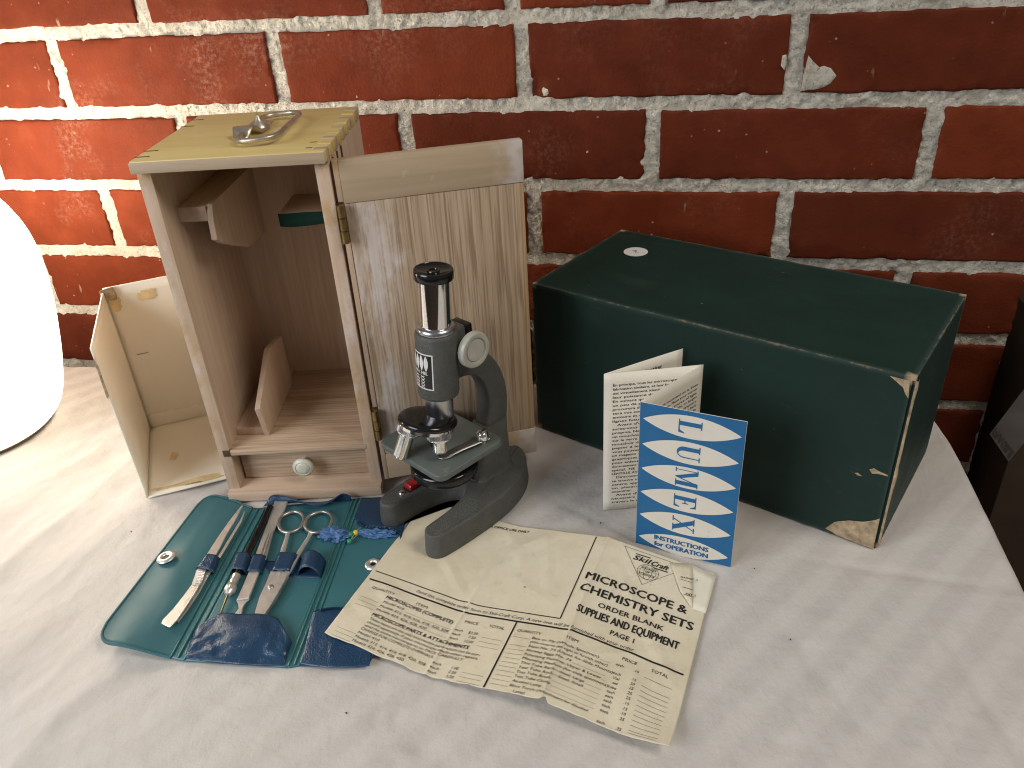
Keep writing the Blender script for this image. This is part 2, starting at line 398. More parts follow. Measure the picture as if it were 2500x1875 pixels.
    MAT['black_matte'] = simple('black_matte', (0.010, 0.010, 0.011), 0.5)
    MAT['bone'] = simple('bone_plastic', (0.60, 0.60, 0.50), 0.35, var=0.12, nscale=120)
    MAT['knob'] = simple('aged_plastic_grey', (0.42, 0.42, 0.375), 0.34, var=0.15, nscale=90)
    MAT['red'] = simple('red_switch', (0.36, 0.012, 0.014), 0.3)
    MAT['label_black'] = simple('label_black', (0.012, 0.011, 0.012), 0.22)
    MAT['label_white'] = simple('label_silver', (0.72, 0.70, 0.68), 0.3)
    # wallet
    m = NT('teal_vinyl'); c = m.ramp(m.noise(10, 4), [(0.3, (0.034, 0.132, 0.160)), (0.7, (0.044, 0.155, 0.182))])
    m.col(c).set(Roughness=0.42); m.bump(m.noise(1400, 3), 0.12, 0.0004); m.bump(m.noise(14, 2), 0.4, 0.005)
    MAT['teal'] = m.m
    m = NT('blue_vinyl'); c = m.ramp(m.noise(20, 3), [(0.3, (0.013, 0.043, 0.098)), (0.7, (0.019, 0.060, 0.125))])
    vor = m.node('ShaderNodeTexVoronoi'); m.lk(m.co, vor.inputs['Vector']); vor.inputs['Scale'].default_value = 1150
    m.col(c).set(Roughness=0.24); m.bump(vor.outputs['Distance'], 0.35, 0.0005); m.bump(m.noise(600, 3), 0.3, 0.0005)
    MAT['blue_vinyl'] = m.m
    MAT['weld'] = simple('welded_vinyl_seam', (0.035, 0.16, 0.165), 0.25)
    MAT['tissue'] = simple('blue_tissue', (0.06, 0.15, 0.34), 0.45, var=0.4, nscale=300, bump=0.6, bscale=600)
    MAT['pin_yellow'] = simple('yellow_glass', (0.75, 0.52, 0.03), 0.15)
    MAT['pin_green'] = simple('green_glass', (0.03, 0.26, 0.13), 0.15)
    # paper
    m = NT('old_paper'); c = m.ramp(m.noise(18, 5, 0.6), [(0.3, (0.68, 0.615, 0.465)), (0.7, (0.77, 0.705, 0.56))])
    c = m.mix(m.ramp(m.noise(11, 5, 0.65), [(0.46, 0.0), (0.72, 0.6)]), c, (0.56, 0.475, 0.30))
    c = m.mix(m.ramp(m.noise(120, 5, 0.7), [(0.56, 0.0), (0.72, 0.35)]), c, (0.50, 0.44, 0.30))
    m.col(c).set(Roughness=0.75); m.bump(m.noise(90, 5, 0.6), 0.3, 0.0008)
    MAT['paper'] = m.m
    MAT['paper_white'] = simple('unfaded_paper', (0.80, 0.77, 0.64), 0.75, var=0.06, nscale=40)
    m = NT('leaflet_paper'); c = m.ramp(m.noise(25, 4), [(0.3, (0.74, 0.69, 0.60)), (0.7, (0.80, 0.755, 0.67))])
    c = m.mix(m.math('MULTIPLY', m.ramp(m.noise(170, 5, 0.7), [(0.60, 0.0), (0.70, 1.0)]), m.ramp(m.noise(28, 2), [(0.52, 0.0), (0.64, 0.5)])), c, (0.42, 0.36, 0.27))
    m.col(c).set(Roughness=0.6); MAT['leaflet'] = m.m
    MAT['ink'] = simple('printing_ink', (0.012, 0.011, 0.010), 0.6)
    MAT['ink_soft'] = simple('fine_print_ink', (0.085, 0.075, 0.055), 0.7)
    m = NT('blue_ink'); c = m.ramp(m.noise(60, 5, 0.6), [(0.3, (0.009, 0.120, 0.300)), (0.7, (0.014, 0.142, 0.340))])
    m.col(c).set(Roughness=0.5); MAT['blue_ink'] = m.m
    MAT['sticker'] = simple('white_sticker', (0.80, 0.79, 0.77), 0.5)
    MAT['pencil'] = simple('pencil_line', (0.25, 0.25, 0.26), 0.6)
    MAT['felt'] = simple('green_felt', (0.004, 0.045, 0.036), 0.9, bump=0.5, bscale=2500)
    MAT['dark_card'] = simple('brown_carton', (0.060, 0.036, 0.023), 0.9, var=0.15, nscale=40)  # brown card darkened to stand in for the shade around it
    MAT['dark_floor'] = simple('dark_floor_wood', (0.06, 0.035, 0.02), 0.5, var=0.3, nscale=8)
    MAT['table_wood'] = simple('table_wood', (0.25, 0.15, 0.08), 0.5, var=0.2, nscale=20)
    MAT['shaded_label'] = simple('shaded_label', (0.14, 0.125, 0.12), 0.8, var=0.2, nscale=40)  # white label, greyed so its colour holds the shade beyond the table
    MAT['lint'] = simple('lint', (0.05, 0.045, 0.045), 0.9)
    MAT['orange_spot'] = simple('rust_spot', (0.30, 0.10, 0.03), 0.8)
    MAT['lamp_rim'] = simple('lamp_foot', (0.10, 0.07, 0.04), 0.5)
    m = NT('lit_shade'); m.col((0.9, 0.88, 0.84)); m.set(Roughness=0.4)
    m.b.inputs['Emission Color'].default_value = (1.0, 0.86, 0.66, 1)
    lz = m.sep()[2]; m.lk(m.ramp(lz, [(0.0, 2.0/30), (0.035, 2.8/30), (0.10, 4.6/30), (0.15, 11/30), (0.19, 1.0), (0.24, 1.0)]), m.b.inputs['Emission Strength'])
    mul = m.math('MULTIPLY', m.b.inputs['Emission Strength'].links[0].from_socket, 30.0); m.lk(mul, m.b.inputs['Emission Strength'])
    MAT['lamp'] = m.m
_mats()
# ================================================================== setting: floor, wall, table, cloth
TABLE_R, TABLE_B, TABLE_F = 698.0, -54.0, -528.0
fl = mesh('floor', [(-3000, -4000, -740), (3000, -4000, -740), (3000, 1500, -740), (-3000, 1500, -740)], [(0, 1, 2, 3)], MAT['dark_floor'])
tag(fl, kind='structure')

# ---- brick wall, face in the plane y = 0
WX0, WX1 = -480.0, 766.0
BED0, CO, LN = 300.9, 67.7, 212.25
def bed(i): return BED0-i*CO
wz0, wz1 = bed(7), bed(-2)
def coords(a, b, lo, hi, fine, coarse):
    return np.unique(np.round(np.concatenate([np.arange(a, lo, coarse), np.arange(lo, hi, fine), np.arange(hi, b+0.1, coarse), [b]]), 3))
xs = coords(WX0, WX1, -215, WX1-1, 1.6, 5.0); zs = coords(wz0, wz1, -60, 335, 1.6, 5.0)
GX, GZ = np.meshgrid(xs, zs)
my = 2.75 + 1.6*fbm(GX/9, GZ/9, 0, 3, 3) + 1.9*fbm(GX/4.2, GZ/4.2, 0, 9, 3) - 0.8*fbm(GX/40, GZ/30, 0, 5, 2)
hole = np.exp(-(((GX-361)/5)**2+((GZ-245)/7)**2)); my = my + 7*hole
wall = mesh('brick_wall', np.stack([GX, my, GZ], -1).reshape(-1, 3), grid_faces(len(xs), len(zs)), MAT['mortar'], smooth=180)
tag(wall, 'red brick wall with rough pale mortar joints behind the table', 'wall')
box('wall_core', (WX0, WX1-2, 9, 110, wz0, wz1), MAT['mortar'], wall, bev=0)

def brick(x0, x1, z0, z1, seed, chip=None):
    nx, nz = max(8, int((x1-x0)/3.6)), 17
    # denser toward the border so that the edge can round and crumble
    def dens(a, b, n, e=(0.8, 2.2)):
        return np.concatenate([[a, a+e[0], a+e[1]], np.linspace(a+e[1], b-e[1], n)[1:-1], [b-e[1], b-e[0], b]])
    X = dens(x0, x1, nx); Z = dens(z0, z1, nz); gx, gz = np.meshgrid(X, Z)
    dx = np.minimum(gx-x0, x1-gx); dz = np.minimum(gz-z0, z1-gz); d = np.minimum(dx, dz)
    y = 0.35*fbm(gx/22, gz/22, seed, 21, 3) + 0.22*fbm(gx/5, gz/5, seed, 25, 2)
    rr = 1.3
    y = y + np.where(d < rr, rr-np.sqrt(np.maximum(0, rr*rr-(rr-d)**2)), 0.0)
    crumb = np.maximum(0, fbm(gx/6, gz/6, seed, 31, 3)-0.05)*np.exp(-d/2.0)*7.0
    y = y + crumb
    tilt = rng.uniform(-0.006, 0.006, 2); y = y + (gx-(x0+x1)/2)*tilt[0]*0.5 + (gz-(z0+z1)/2)*tilt[1] + rng.uniform(-0.4, 0.5)
    w = np.exp(-d/1.6)
    ox = gx + w*1.15*fbm(gz/8+seed*3.1, gx/60, seed, 41, 3)*np.where(dx < 6, 1, 0)
    oz = gz + w*1.05*fbm(gx/9+seed*1.7, gz/60, seed, 51, 3)*np.where(dz < 6, 1, 0)
    if chip:
        cx, cz, cr, dep = chip; q = np.hypot((gx-cx)/cr, (gz-cz)/(cr*1.3))
        y = y + dep*np.clip(1.15-q+0.25*fbm(gx/4, gz/4, seed, 61, 2), 0, 1)**0.7
    n = len(X); m = len(Z)
    V = np.stack([ox, y, oz], -1).reshape(-1, 3).tolist(); F = grid_faces(n, m)
    ring = [j for j in range(n)]+[i*n+n-1 for i in range(1, m)]+[(m-1)*n+j for j in range(n-2, -1, -1)]+[i*n for i in range(m-2, 0, -1)]
    b0 = len(V)
    for k in ring: V.append([V[k][0], 26.0, V[k][2]])
    L = len(ring)
    for k in range(L): F.append((ring[(k+1) % L], ring[k], b0+k, b0+(k+1) % L))
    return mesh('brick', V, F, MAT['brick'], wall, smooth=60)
heads = {-2: [-480, -73.6, 138.6, 350.9, 563.1, 766+6.5], -1: [-480, -396, -184, 24.2, 232.4, 344.5, 458.1, 670, 766+6.5],
         0: [-480, -285.8, -73.6, 138.6, 350.9, 563.1, 766+6.5], 1: [-480, -391, -179, 33.2, 245.4, 457.6, 669.9, 766+6.5],
         2: [-480, -280.6, -68.4, 143.8, 356.0, 568.3, 766+6.5], 3: [-480, -380, -170.5, 34.3, 246.5, 458.8, 671, 766+6.5],
         4: [-480, -282, -70, 142, 354, 566, 766+6.5], 5: [-480, -390, -178, 34, 246, 458, 670, 766+6.5], 6: [-480, -282, -70, 142, 354, 566, 766+6.5]}
sd = 1
for i, hs in heads.items():
    for a, b in zip(hs[:-1], hs[1:]):
        if b-a < 20: continue
        jx = 6.4; jz = 5.5
        chip = None
        if i == 0 and abs(a-350.9) < 1: chip = (361, 246, 9.5, 6.5)
        if i == 1 and abs(a-669.9) < 1: chip = (675, 228, 7, 4)
        if i == 3 and abs(a-34.3) < 1: chip = (40, 90, 7, 3.5)
        jx2 = jx if b < 767 else 6.5+(sd % 3)*1.2
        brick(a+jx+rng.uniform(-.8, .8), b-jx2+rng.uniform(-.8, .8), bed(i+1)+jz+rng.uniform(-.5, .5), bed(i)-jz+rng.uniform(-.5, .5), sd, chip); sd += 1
# smear of mortar squeezed onto a brick
def smear(pts, seed, dep=1.6):
    c = np.mean(pts, 0); V = []; F = []; rings = [1.0, 0.86, 0.6, 0.3]
    pts = np.asarray(pts, float); n = len(pts)
    for k, r in enumerate(rings):
        for q in pts:
            q2 = c+(q-c)*r; y = [0.5, -dep*0.7, -dep, -dep][k] + 0.5*float(vnoise(q2[0]/3, q2[1]/3, seed))
            V.append((q2[0], y, q2[1]))
    V.append((c[0], -dep, c[1]))
    for k in range(3):
        for i in range(n): F.append((k*n+i, k*n+(i+1) % n, (k+1)*n+(i+1) % n, (k+1)*n+i))
    for i in range(n): F.append((3*n+i, 3*n+(i+1) % n, 4*n))
    return mesh('mortar_smear', V, F, MAT['mortar'], wall, smooth=50)
wp = [WY(x, y)[[0, 2]] for x, y in ((1970, 130), (1985, 148), (2000, 162), (2012, 158), (2030, 165), (2045, 185), (2030, 205), (2012, 215), (1985, 222), (1955, 222))]
smear(wp, 2)
smear([WY(x, y)[[0, 2]] for x, y in ((1910, 135), (1920, 132), (1922, 150), (1915, 172), (1906, 160))], 5, 1.0)

# ---- table and cloth
tb = empty('table', (49, -290, -740))
box('table_top', (-660, 643, -232, 230, 708, 733), MAT['table_wood'], tb, bev=2)
for sx_ in (-600, 580):
    for sy_ in (-190, 190): box('leg', (sx_-25, sx_+25, sy_-25, sy_+25, 0, 708), MAT['table_wood'], tb, bev=2)
tag(tb, 'wooden table hidden under the white cloth', 'table')

def cloth_h(x, y):
    """height of the cloth, always at or below 0 so that things rest on it"""
    def ridge(ang, per, seed, warp=0.35, sharp=1.0):
        a = math.radians(ang); s = -x*math.sin(a)+y*math.cos(a); l = x*math.cos(a)+y*math.sin(a)
        s = s/per + warp*fbm(x/90, y/90, 0, seed, 3); n = fbm(s, l/(per*7), 0, seed+3, 2)
        return np.abs(n)**sharp
    left = 1/(1+np.exp((x-165)/45.0)); back = 1/(1+np.exp(-(y+300)/40.0)); front = 1-back
    h = -2.0*left*ridge(84, 30, 5) - 6.0*left*ridge(80, 62, 9, 0.25)
    h += -0.85*left*np.abs(fbm(x/9, y/14, 0, 61, 3)) - 0.8*(1-left)*front*np.abs(fbm(x/10, y/13, 0, 67, 3))
    h += -0.35*(1-left)*ridge(58, 45, 21, 0.3) - 0.5*np.abs(fbm(x/60, y/60, 0, 33, 3))
    h += -0.5*np.abs(fbm(x/16, y/16, 0, 41, 2))
    for (x0, y0, x1, y1, w, d) in ((430, -245, 452, -268, 3.0, 1.5), (560, -262, 690, -275, 4.0, 1.1), (20, -420, 160, -470, 9, 1.6), (-60, -395, 110, -350, 10, 1.5), (390, -215, 470, -262, 3.5, 0.9), (640, -300, 660, -420, 5, 1.2), (540, -300, 600, -420, 7, 1.0), (330, -410, 420, -470, 8, 1.2)):
        px, py = x-x0, y-y0; dx, dy = x1-x0, y1-y0; L2 = dx*dx+dy*dy
        t = np.clip((px*dx+py*dy)/L2, 0, 1); dd = np.hypot(px-t*dx, py-t*dy); h += -d*np.exp(-(dd/w)**2)*np.sin(np.pi*np.clip(t, 0.05, 0.95))
    return h
def coords(a, b, lo, hi, fine, coarse):
    return np.unique(np.round(np.concatenate([np.arange(a, lo, coarse), np.arange(lo, hi, fine), np.arange(hi, b+0.1, coarse), [b]]), 3))
HANG = 130.0
cx = coords(-640, TABLE_R+HANG, -215, TABLE_R+12, 2.4, 12.0); cy = coords(TABLE_F-HANG, TABLE_B+HANG, -535, TABLE_B+10, 2.4, 12.0)
CX, CY = np.meshgrid(cx, cy)
RAD = 5.0
def drape(s, edge):
    """map a flat coordinate past the table edge to a round-over and a drop"""
    q = s-(edge-RAD); arc = RAD*math.pi/2
    pos = np.where(q <= 0, s, np.where(q < arc, (edge-RAD)+RAD*np.sin(np.clip(q/RAD, 0, math.pi/2)), edge))
    drop = np.where(q <= 0, 0, np.where(q < arc, RAD*(1-np.cos(np.clip(q/RAD, 0, math.pi/2))), RAD+q-arc))
    return pos, drop
PXx, DX = drape(CX, TABLE_R+0*CX-4.5*np.exp(-((CY+70)/35.0)**2)); PYy, DY = drape(CY, TABLE_B+1.5*np.sin(CX/60.0))
PF, DF = drape(-CY, -TABLE_F+0*CY); front_side = CY < -400
PYy = np.where(front_side, -PF, PYy); DY = np.where(front_side, DF, DY)
hz = cloth_h(CX, CY)
PXx = PXx + np.clip(DX/100, 0, 1)*9*np.sin(CY/38+0.6*np.sin(CY/90)) + np.clip(DX/60, 0, 1)*4
PYy = PYy + np.where(front_side, -1, 1)*np.clip(DY/100, 0, 1)*7*np.sin(CX/42)
cl = mesh('tablecloth', np.stack([PXx, PYy, hz-DX-DY], -1).reshape(-1, 3), grid_faces(len(cx), len(cy)), MAT['cloth'], smooth=180)
tag(cl, 'rumpled white striped tablecloth spread over the table', 'tablecloth')
for (px, py, r) in ((845, 1740, 1.0), (320, 1297, .9), (419, 1323, .7), (1466, 1276, .8), (1842, 1388, .6), (1930, 1560, .7)):
    r *= 0.6; c = T(px, py, 0.0); V = [(c[0]+r*math.cos(a)*rng.uniform(.4, 1.3), c[1]+0.6*r*math.sin(a)*rng.uniform(.5, 1.2), zz) for zz in (-0.9, 0.25) for a in np.linspace(0, 6.28, 7)[:-1]]
    mesh('lint_speck', V, [(0, 1, 7, 6), (1, 2, 8, 7), (2, 3, 9, 8), (3, 4, 10, 9), (4, 5, 11, 10), (5, 0, 6, 11), (6, 7, 8, 9, 10, 11)], MAT['lint'], cl)

# ---- brown carton in the dark beyond the table end, with a handling label
bx = empty('moving_carton', (930, 150, -740))
A = WY(2476, 812, -30); ztop = A[2]
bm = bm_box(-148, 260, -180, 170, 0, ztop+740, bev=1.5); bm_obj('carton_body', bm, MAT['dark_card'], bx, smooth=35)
bm = bm_prism([(-148, 0), (-100, 34), (-97, 31), (-145, -3)], -180, 60, 'xz', bev=0.3)
f_ = bm_obj('top_flap', bm, MAT['dark_card'], bx, smooth=35); f_.location = (0, 0, (ztop+740)*S)
def onbox(px, py): p = WY(px, py, -30.6); return (p[0]-930, p[1]-150, p[2]+740)
q = [onbox(*p) for p in ((2416, 1060), (2462, 1127), (2560, 1010), (2515, 930))]
st = mesh('handling_label', q, [(0, 1, 2, 3)], MAT['shaded_label'], bx)
tag(bx, 'dark brown carton with a white handling label beyond the table end', 'carton')
BOXLABEL = (bx, [np.array(p) for p in q])

# ================================================================== lit lamp
lp = empty('table_lamp', (-125, -180, 0))
prof = [(58, 0.0), (62.5, 0.6), (65.5, 3.0), (70, 8), (75, 18), (80, 34), (84.5, 52), (88, 70), (91.5, 90), (94, 112), (95, 130), (94.3, 147), (91.8, 163), (87, 177), (80, 191), (70, 204), (56, 216), (40, 224), (20, 229), (0.01, 231)]
pr = spline(np.array(prof), 70); pr[:, 0] = np.maximum(pr[:, 0], 0.01)
lathe('glowing_shade', [tuple(p) for p in pr], MAT['lamp'], lp, at=(0, 0, 2.2), seg=72, smooth=180)
lathe('foot_ring', [(50, 0), (60.5, 0.0), (62.0, 1.2), (60.5, 2.6), (50, 2.6)], MAT['lamp_rim'], lp, seg=72, smooth=180)
tag(lp, 'glowing white round table lamp at the left edge beside the wall', 'lamp')
# ================================================================== cream carton tray standing open behind the case
tr = empty('carton_tray', (91.5, -256.7, 0), math.radians(31.2))
TW, TD, TH = 64.0, 107.0, 131.0
t_ = 1.6
def sheet(name, poly3, mat, parent, nu=16, nv=16, amp=0.8, seed=0, thick=1.4):
    a, b, c, d = [np.array(p, float) for p in poly3]; V = []
    nrm = np.cross(b-a, d-a); nrm /= np.linalg.norm(nrm)
    for j in range(nv):
        for i in range(nu):
            u, v = i/(nu-1), j/(nv-1); p = (1-v)*((1-u)*a+u*b)+v*((1-u)*d+u*c)
            w = min(1, 6*min(u, 1-u))*min(1, 6*min(v, 1-v))
            V.append(p+nrm*amp*float(fbm(u*2.3, v*2.3, seed, 77+seed, 2))*w)
    return solidify(mesh(name, V, grid_faces(nu, nv), mat, parent, smooth=180), thick, 0.0)
sheet('bottom_panel', [(0, 0, 1), (TW, 0, 1), (TW, TD, 1), (0, TD, 1)], MAT['cream_card'], tr, amp=0.3, seed=1)
sheet('back_panel', [(0, TD, 1), (TW+20, TD, 1), (TW+20, TD, TH+4), (0, TD, TH+2)], MAT['cream_card'], tr, amp=0.7, seed=2)
sheet('side_panel', [(0, 0, 1), (0, TD, 1), (0, TD, TH), (-1.5, 0, TH)], MAT['cream_card'], tr, amp=2.0, seed=3)
sheet('glue_flap', [(0.9, TD-1.4, 1.5), (TW, TD-1.4, 1.5), (TW, TD-1.2, 13), (0.9, TD-1.2, 14.5)], MAT['cream_card'], tr, amp=0.3, seed=4, thick=0.8)
def stain(fn, w, h, seed, n=40):
    V = [fn(0, 0)]; F = []
    for k in range(n):
        a = 2*math.pi*k/n; r = 1+0.45*float(fbm(math.cos(a)*1.6+seed, math.sin(a)*1.6, 0, 500+seed, 3)); V.append(fn(w*r*math.copysign(abs(math.cos(a))**0.6, math.cos(a)), h*r*math.copysign(abs(math.sin(a))**0.6, math.sin(a))))
    for k in range(n): F.append((0, 1+k, 1+(k+1) % n))
    return mesh('glue_stain', V, F, MAT['amber_glue'], tr)
stain(lambda x, y: (30+x, 6.2+y*(1+0.5*math.sin(x/9)), 2.0), 27, 3.0, 1)
stain(lambda x, y: (20+x, 50+y, 2.0), 3.2, 5.0, 2)
stain(lambda x, y: (30+x, TD-1.0, 122+y), 6.5, 4.5, 3)
stain(lambda x, y: (6+x, TD-1.0, 118+y), 4.5, 6, 4)
lathe('punched_hole', [(4.2, 0), (4.2, 0.5)], MAT['joint_dark'], tr, at=(57, TD-0.9, 62), axis=(0, -1, 0), seg=24)
box('torn_corner', (-1.2, 9, TD-5, TD+0.5, TH-7, TH+2.5), MAT['torn_card'], tr, bev=1.0, jit=1.6)
bm = bm_prism([(-0.9, TH-40), (0.9, TH-38), (1.0, TH-14), (-0.4, TH-8)], -0.7, 0.2, 'xz'); bm_obj('split_edge', bm, MAT['torn_card'], tr).location = (-0.0018, 0.0, 0)
for (a, b) in ((3, 66), (22, 64)): pass
box('bent_staple', (9, 18, TD-1.6, TD-1.0, 71.5, 72.4), MAT['old_steel'], tr, bev=0.2)
box('bent_staple', (28, 40, 2.5, 3.3, 2.0, 2.6), MAT['old_steel'], tr, bev=0.2)
tag(tr, 'cream cardboard tray standing on end with its open inside showing, left of wooden case', 'carton')

# ================================================================== wooden case
CZ = 0.9
ca = empty('wooden_case', (157.4, -248.0, CZ), math.radians(10.89))
CWd, CDp, CHt, OV, TT, BT, ST = 115.6, 121.1, 255.9, 6.6, 7.4, 8.3, 8.2
box('base_board', (0, CWd, -OV, CDp, 0, BT), MAT['wood_x'], ca, bev=1.1)
tp = box('top_board', (-0.6, CWd+0.4, -OV+0.5, CDp, CHt-TT, CHt), MAT['wood_top'], ca, bev=1.2)
box('front_lip', (-0.5, CWd+0.3, -OV-0.4, -OV+0.45, CHt-TT+0.1, CHt-0.7), MAT['wood_lip'], tp, bev=0.35)
box('side_panel', (0, ST, 0, CDp-6, BT, CHt-TT), MAT['wood_z'], ca, bev=0.5)
box('side_panel', (CWd-ST, CWd, 0, CDp-6, BT, CHt-TT), MAT['wood_z'], ca, bev=0.5)
box('back_panel', (0.2, CWd-0.2, CDp-6, CDp-0.3, BT, CHt-TT), MAT['wood_z'], ca, bev=0.3)
# facing strips on the front edges of the sides (varnish worn and chalky)
for x0 in (0.0, CWd-ST): box('front_edge', (x0-0.15, x0+ST+0.15, -0.7, -0.01, BT+0.1, CHt-TT-0.1), MAT['wood_edge'], ca, bev=0.25)
sh = box('shelf', (ST-1.5, CWd-ST+1.5, -0.9, CDp-6, 38.6, 43.0), MAT['wood_shelf'], ca, bev=0.4)
box('shelf_notch', (3.2, ST+0.3, -1.3, 1.5, 38.2, 43.4), MAT['joint_dark'], ca, bev=0.2)
# finger joints of the top board
for k in range(9):
    y0 = -2+k*13.6
    box('joint_finger', (CWd-7.4, CWd+0.85, y0, y0+6.2, CHt-TT-0.2, CHt+0.15), MAT['wood_top'] if k % 2 else MAT['wood_lip'], ca, bev=0.4, jit=0.2)
for y0 in (2.5, 16.5): box('joint_gap', (CWd-12.5, CWd-8.5, y0, y0+1.3, CHt-1, CHt+0.2), MAT['joint_dark'], ca, bev=0.1)
for y0 in (3, 17, 83, 103): box('joint_gap', (-0.4, 8.5, y0, y0+1.5, CHt-1, CHt+0.2), MAT['joint_dark'], ca, bev=0.1)
for y0 in (12, 26, 40): box('joint_gap', (CWd-1, CWd+0.95, y0, y0+1.4, CHt-TT-12, CHt-TT-1), MAT['joint_dark'], ca, bev=0.1)
# drawer
dw = box('drawer', (ST+1.6, CWd-ST-0.8, 11.0, 100, BT+0.8, 37.6), MAT['wood_drawer'], ca, bev=0.7)
lathe('drawer_knob', [(3.2, 0), (3.0, 4.5), (4.2, 6.0), (7.4, 8.2), (7.9, 9.6), (7.4, 11.0), (5.6, 11.8), (5.2, 11.2), (4.8, 11.9), (2.5, 12.4), (0.01, 12.5)], MAT['bone'], dw, at=(58.5, 11.2, 23.5), axis=(0, -1, 0), seg=40, smooth=50)
# holders inside: upper bracket, lower bracket, padded ledge
bm = bm_prism([(24, 219), (20, 209), (18.2, 197), (27, 191.5), (50, 181), (74, 171), (CDp-6.2, 167), (CDp-6.2, 219)], 27.0, 31.0, 'yz', bev=0.5); bm_obj('holder_plate', bm, MAT['wood_z'], ca, smooth=35)
box('holder_board', (ST, 26.9, 21.5, CDp-6.2, 208.5, 218.5), MAT['wood_y'], ca, bev=0.5)
bm = bm_prism([(17.3, 43.1), (10.6, 70.5), (57, 95), (70, 93.5), (92.6, 89), (94, 43.1)], 29.6, 33.6, 'yz', bev=0.5); bm_obj('holder_plate', bm, MAT['wood_z'], ca, smooth=35)
box('holder_board', (ST, 29.5, 19.5, CDp-6.2, 43.1, 49.2), MAT['wood_y'], ca, bev=0.5)
lg = box('padded_ledge', (58, CWd-ST, 71, CDp-6.2, 186.5, 195.5), MAT['wood_x'], ca, bev=0.5)
V = []
for j in range(2):
    for i in range(14):
        x = 57.6+i*(CWd-ST-58)/13; V.append((x, 69.7-0.5*abs(math.sin(i*.7)), 186.2-0.7*math.sin(i*.5)+j*9.2+0.8*math.sin(i*.45)*j))
solidify(mesh('felt_strip', V, grid_faces(14, 2), MAT['felt'], lg, smooth=180), 0.9)
# carrying handle on top
hd = empty('carry_handle', (0, 0, 0)); hd.parent = ca; hd.location = (0, 0, CHt*S)
def rr_loop(cx, cy, hx, hy, rad, z, n=10):
    pts = []
    for (sx, sy, a0) in ((1, 1, 0), (-1, 1, 90), (-1, -1, 180), (1, -1, 270)):
        for k in range(n+1):
            a = math.radians(a0+90*k/n); pts.append((cx+sx*(hx-rad)+rad*math.cos(a), cy+sy*(hy-rad)+rad*math.sin(a), z))
    return pts
lo = rr_loop(70, 50.5, 13.5, 37.5, 11, 4.0)
lo = [(x, y, 3.4 + 0.06*max(0, x-57)) for x, y, z in lo]
tube('handle_ring', lo, 1.7, MAT['handle_metal'], hd, seg=12, closed=True)
# strap plate curled over the near end of the ring, with a pointed stud
ys = np.linspace(31, 79, 22); V = []
for y in ys:
    w = 4.2+4.2*math.sin(np.clip((y-31)/42, 0, 1)*math.pi); z = 1.0
    if 33 < y < 47: z = 1.0+5.4*math.sin((y-33)/14*math.pi)
    for k in (-1, -0.5, 0, 0.5, 1): V.append((58.5+k*w+(y-56)*0.10, y, z+0.35*(1-k*k)))
solidify(mesh('strap_plate', V, grid_faces(5, 22), MAT['handle_metal'], hd, smooth=180), 0.8, 1.0)
lathe('stud', [(6.6, 0.8), (6.4, 2.0), (5.6, 3.4), (3.6, 5.2), (2.2, 7.0), (1.2, 9.2), (0.01, 10.6)], MAT['handle_metal'], hd, at=(60.5, 60.5, 0), seg=32, smooth=60)
# hinges
for z0, z1 in ((197, 222), (47.5, 72.5)):
    h = empty('hinge'); h.parent = ca
    for k in range(3):
        a = z0+(z1-z0)*k/3+0.3; b = z0+(z1-z0)*(k+1)/3-0.3
        lathe('hinge_barrel', [(2.2, 0), (2.2, b-a)], MAT['brass'], h, at=(CWd+3.6, -2.3, a), seg=18)
    box('hinge_leaf', (CWd+0.1, CWd+0.9, -1.5, 9, z0, z1), MAT['brass'], h, bev=0.2)
# door, swung right round to the back; local x runs along the door
dr = empty('door'); dr.parent = ca; dr.location = ((CWd+5.6)*S, 1.6*S, 0); dr.rotation_euler = (0, 0, math.radians(23.82-10.89))
DW, DZ0, DZ1, DT = 114.5, BT+0.8, CHt-TT-0.6, 7.0
box('door_panel', (0, DW-0.4, 0.4, DT, DZ0+22.5, DZ1-27), MAT['door'], dr, bev=0.4)
box('door_rail', (-0.2, DW, 0, DT+0.2, DZ1-26.8, DZ1), MAT['rail'], dr, bev=0.6)
box('door_rail', (-0.2, DW, 0, DT+0.2, DZ0, DZ0+22.3), MAT['rail'], dr, bev=0.6)
box('edge_strip', (-3.6, -0.3, 0.2, DT, 73, 196.5), MAT['wood_z'], dr, bev=0.3)
box('edge_strip', (-3.6, -0.3, 0.2, DT, DZ0, 47), MAT['wood_edge'], dr, bev=0.3)
box('edge_strip', (-3.6, -0.3, 0.2, DT, 222.5, DZ1), MAT['wood_edge'], dr, bev=0.3)
tag(ca, 'upright pale wooden microscope case with open door, small drawer and metal carry ring', 'case')

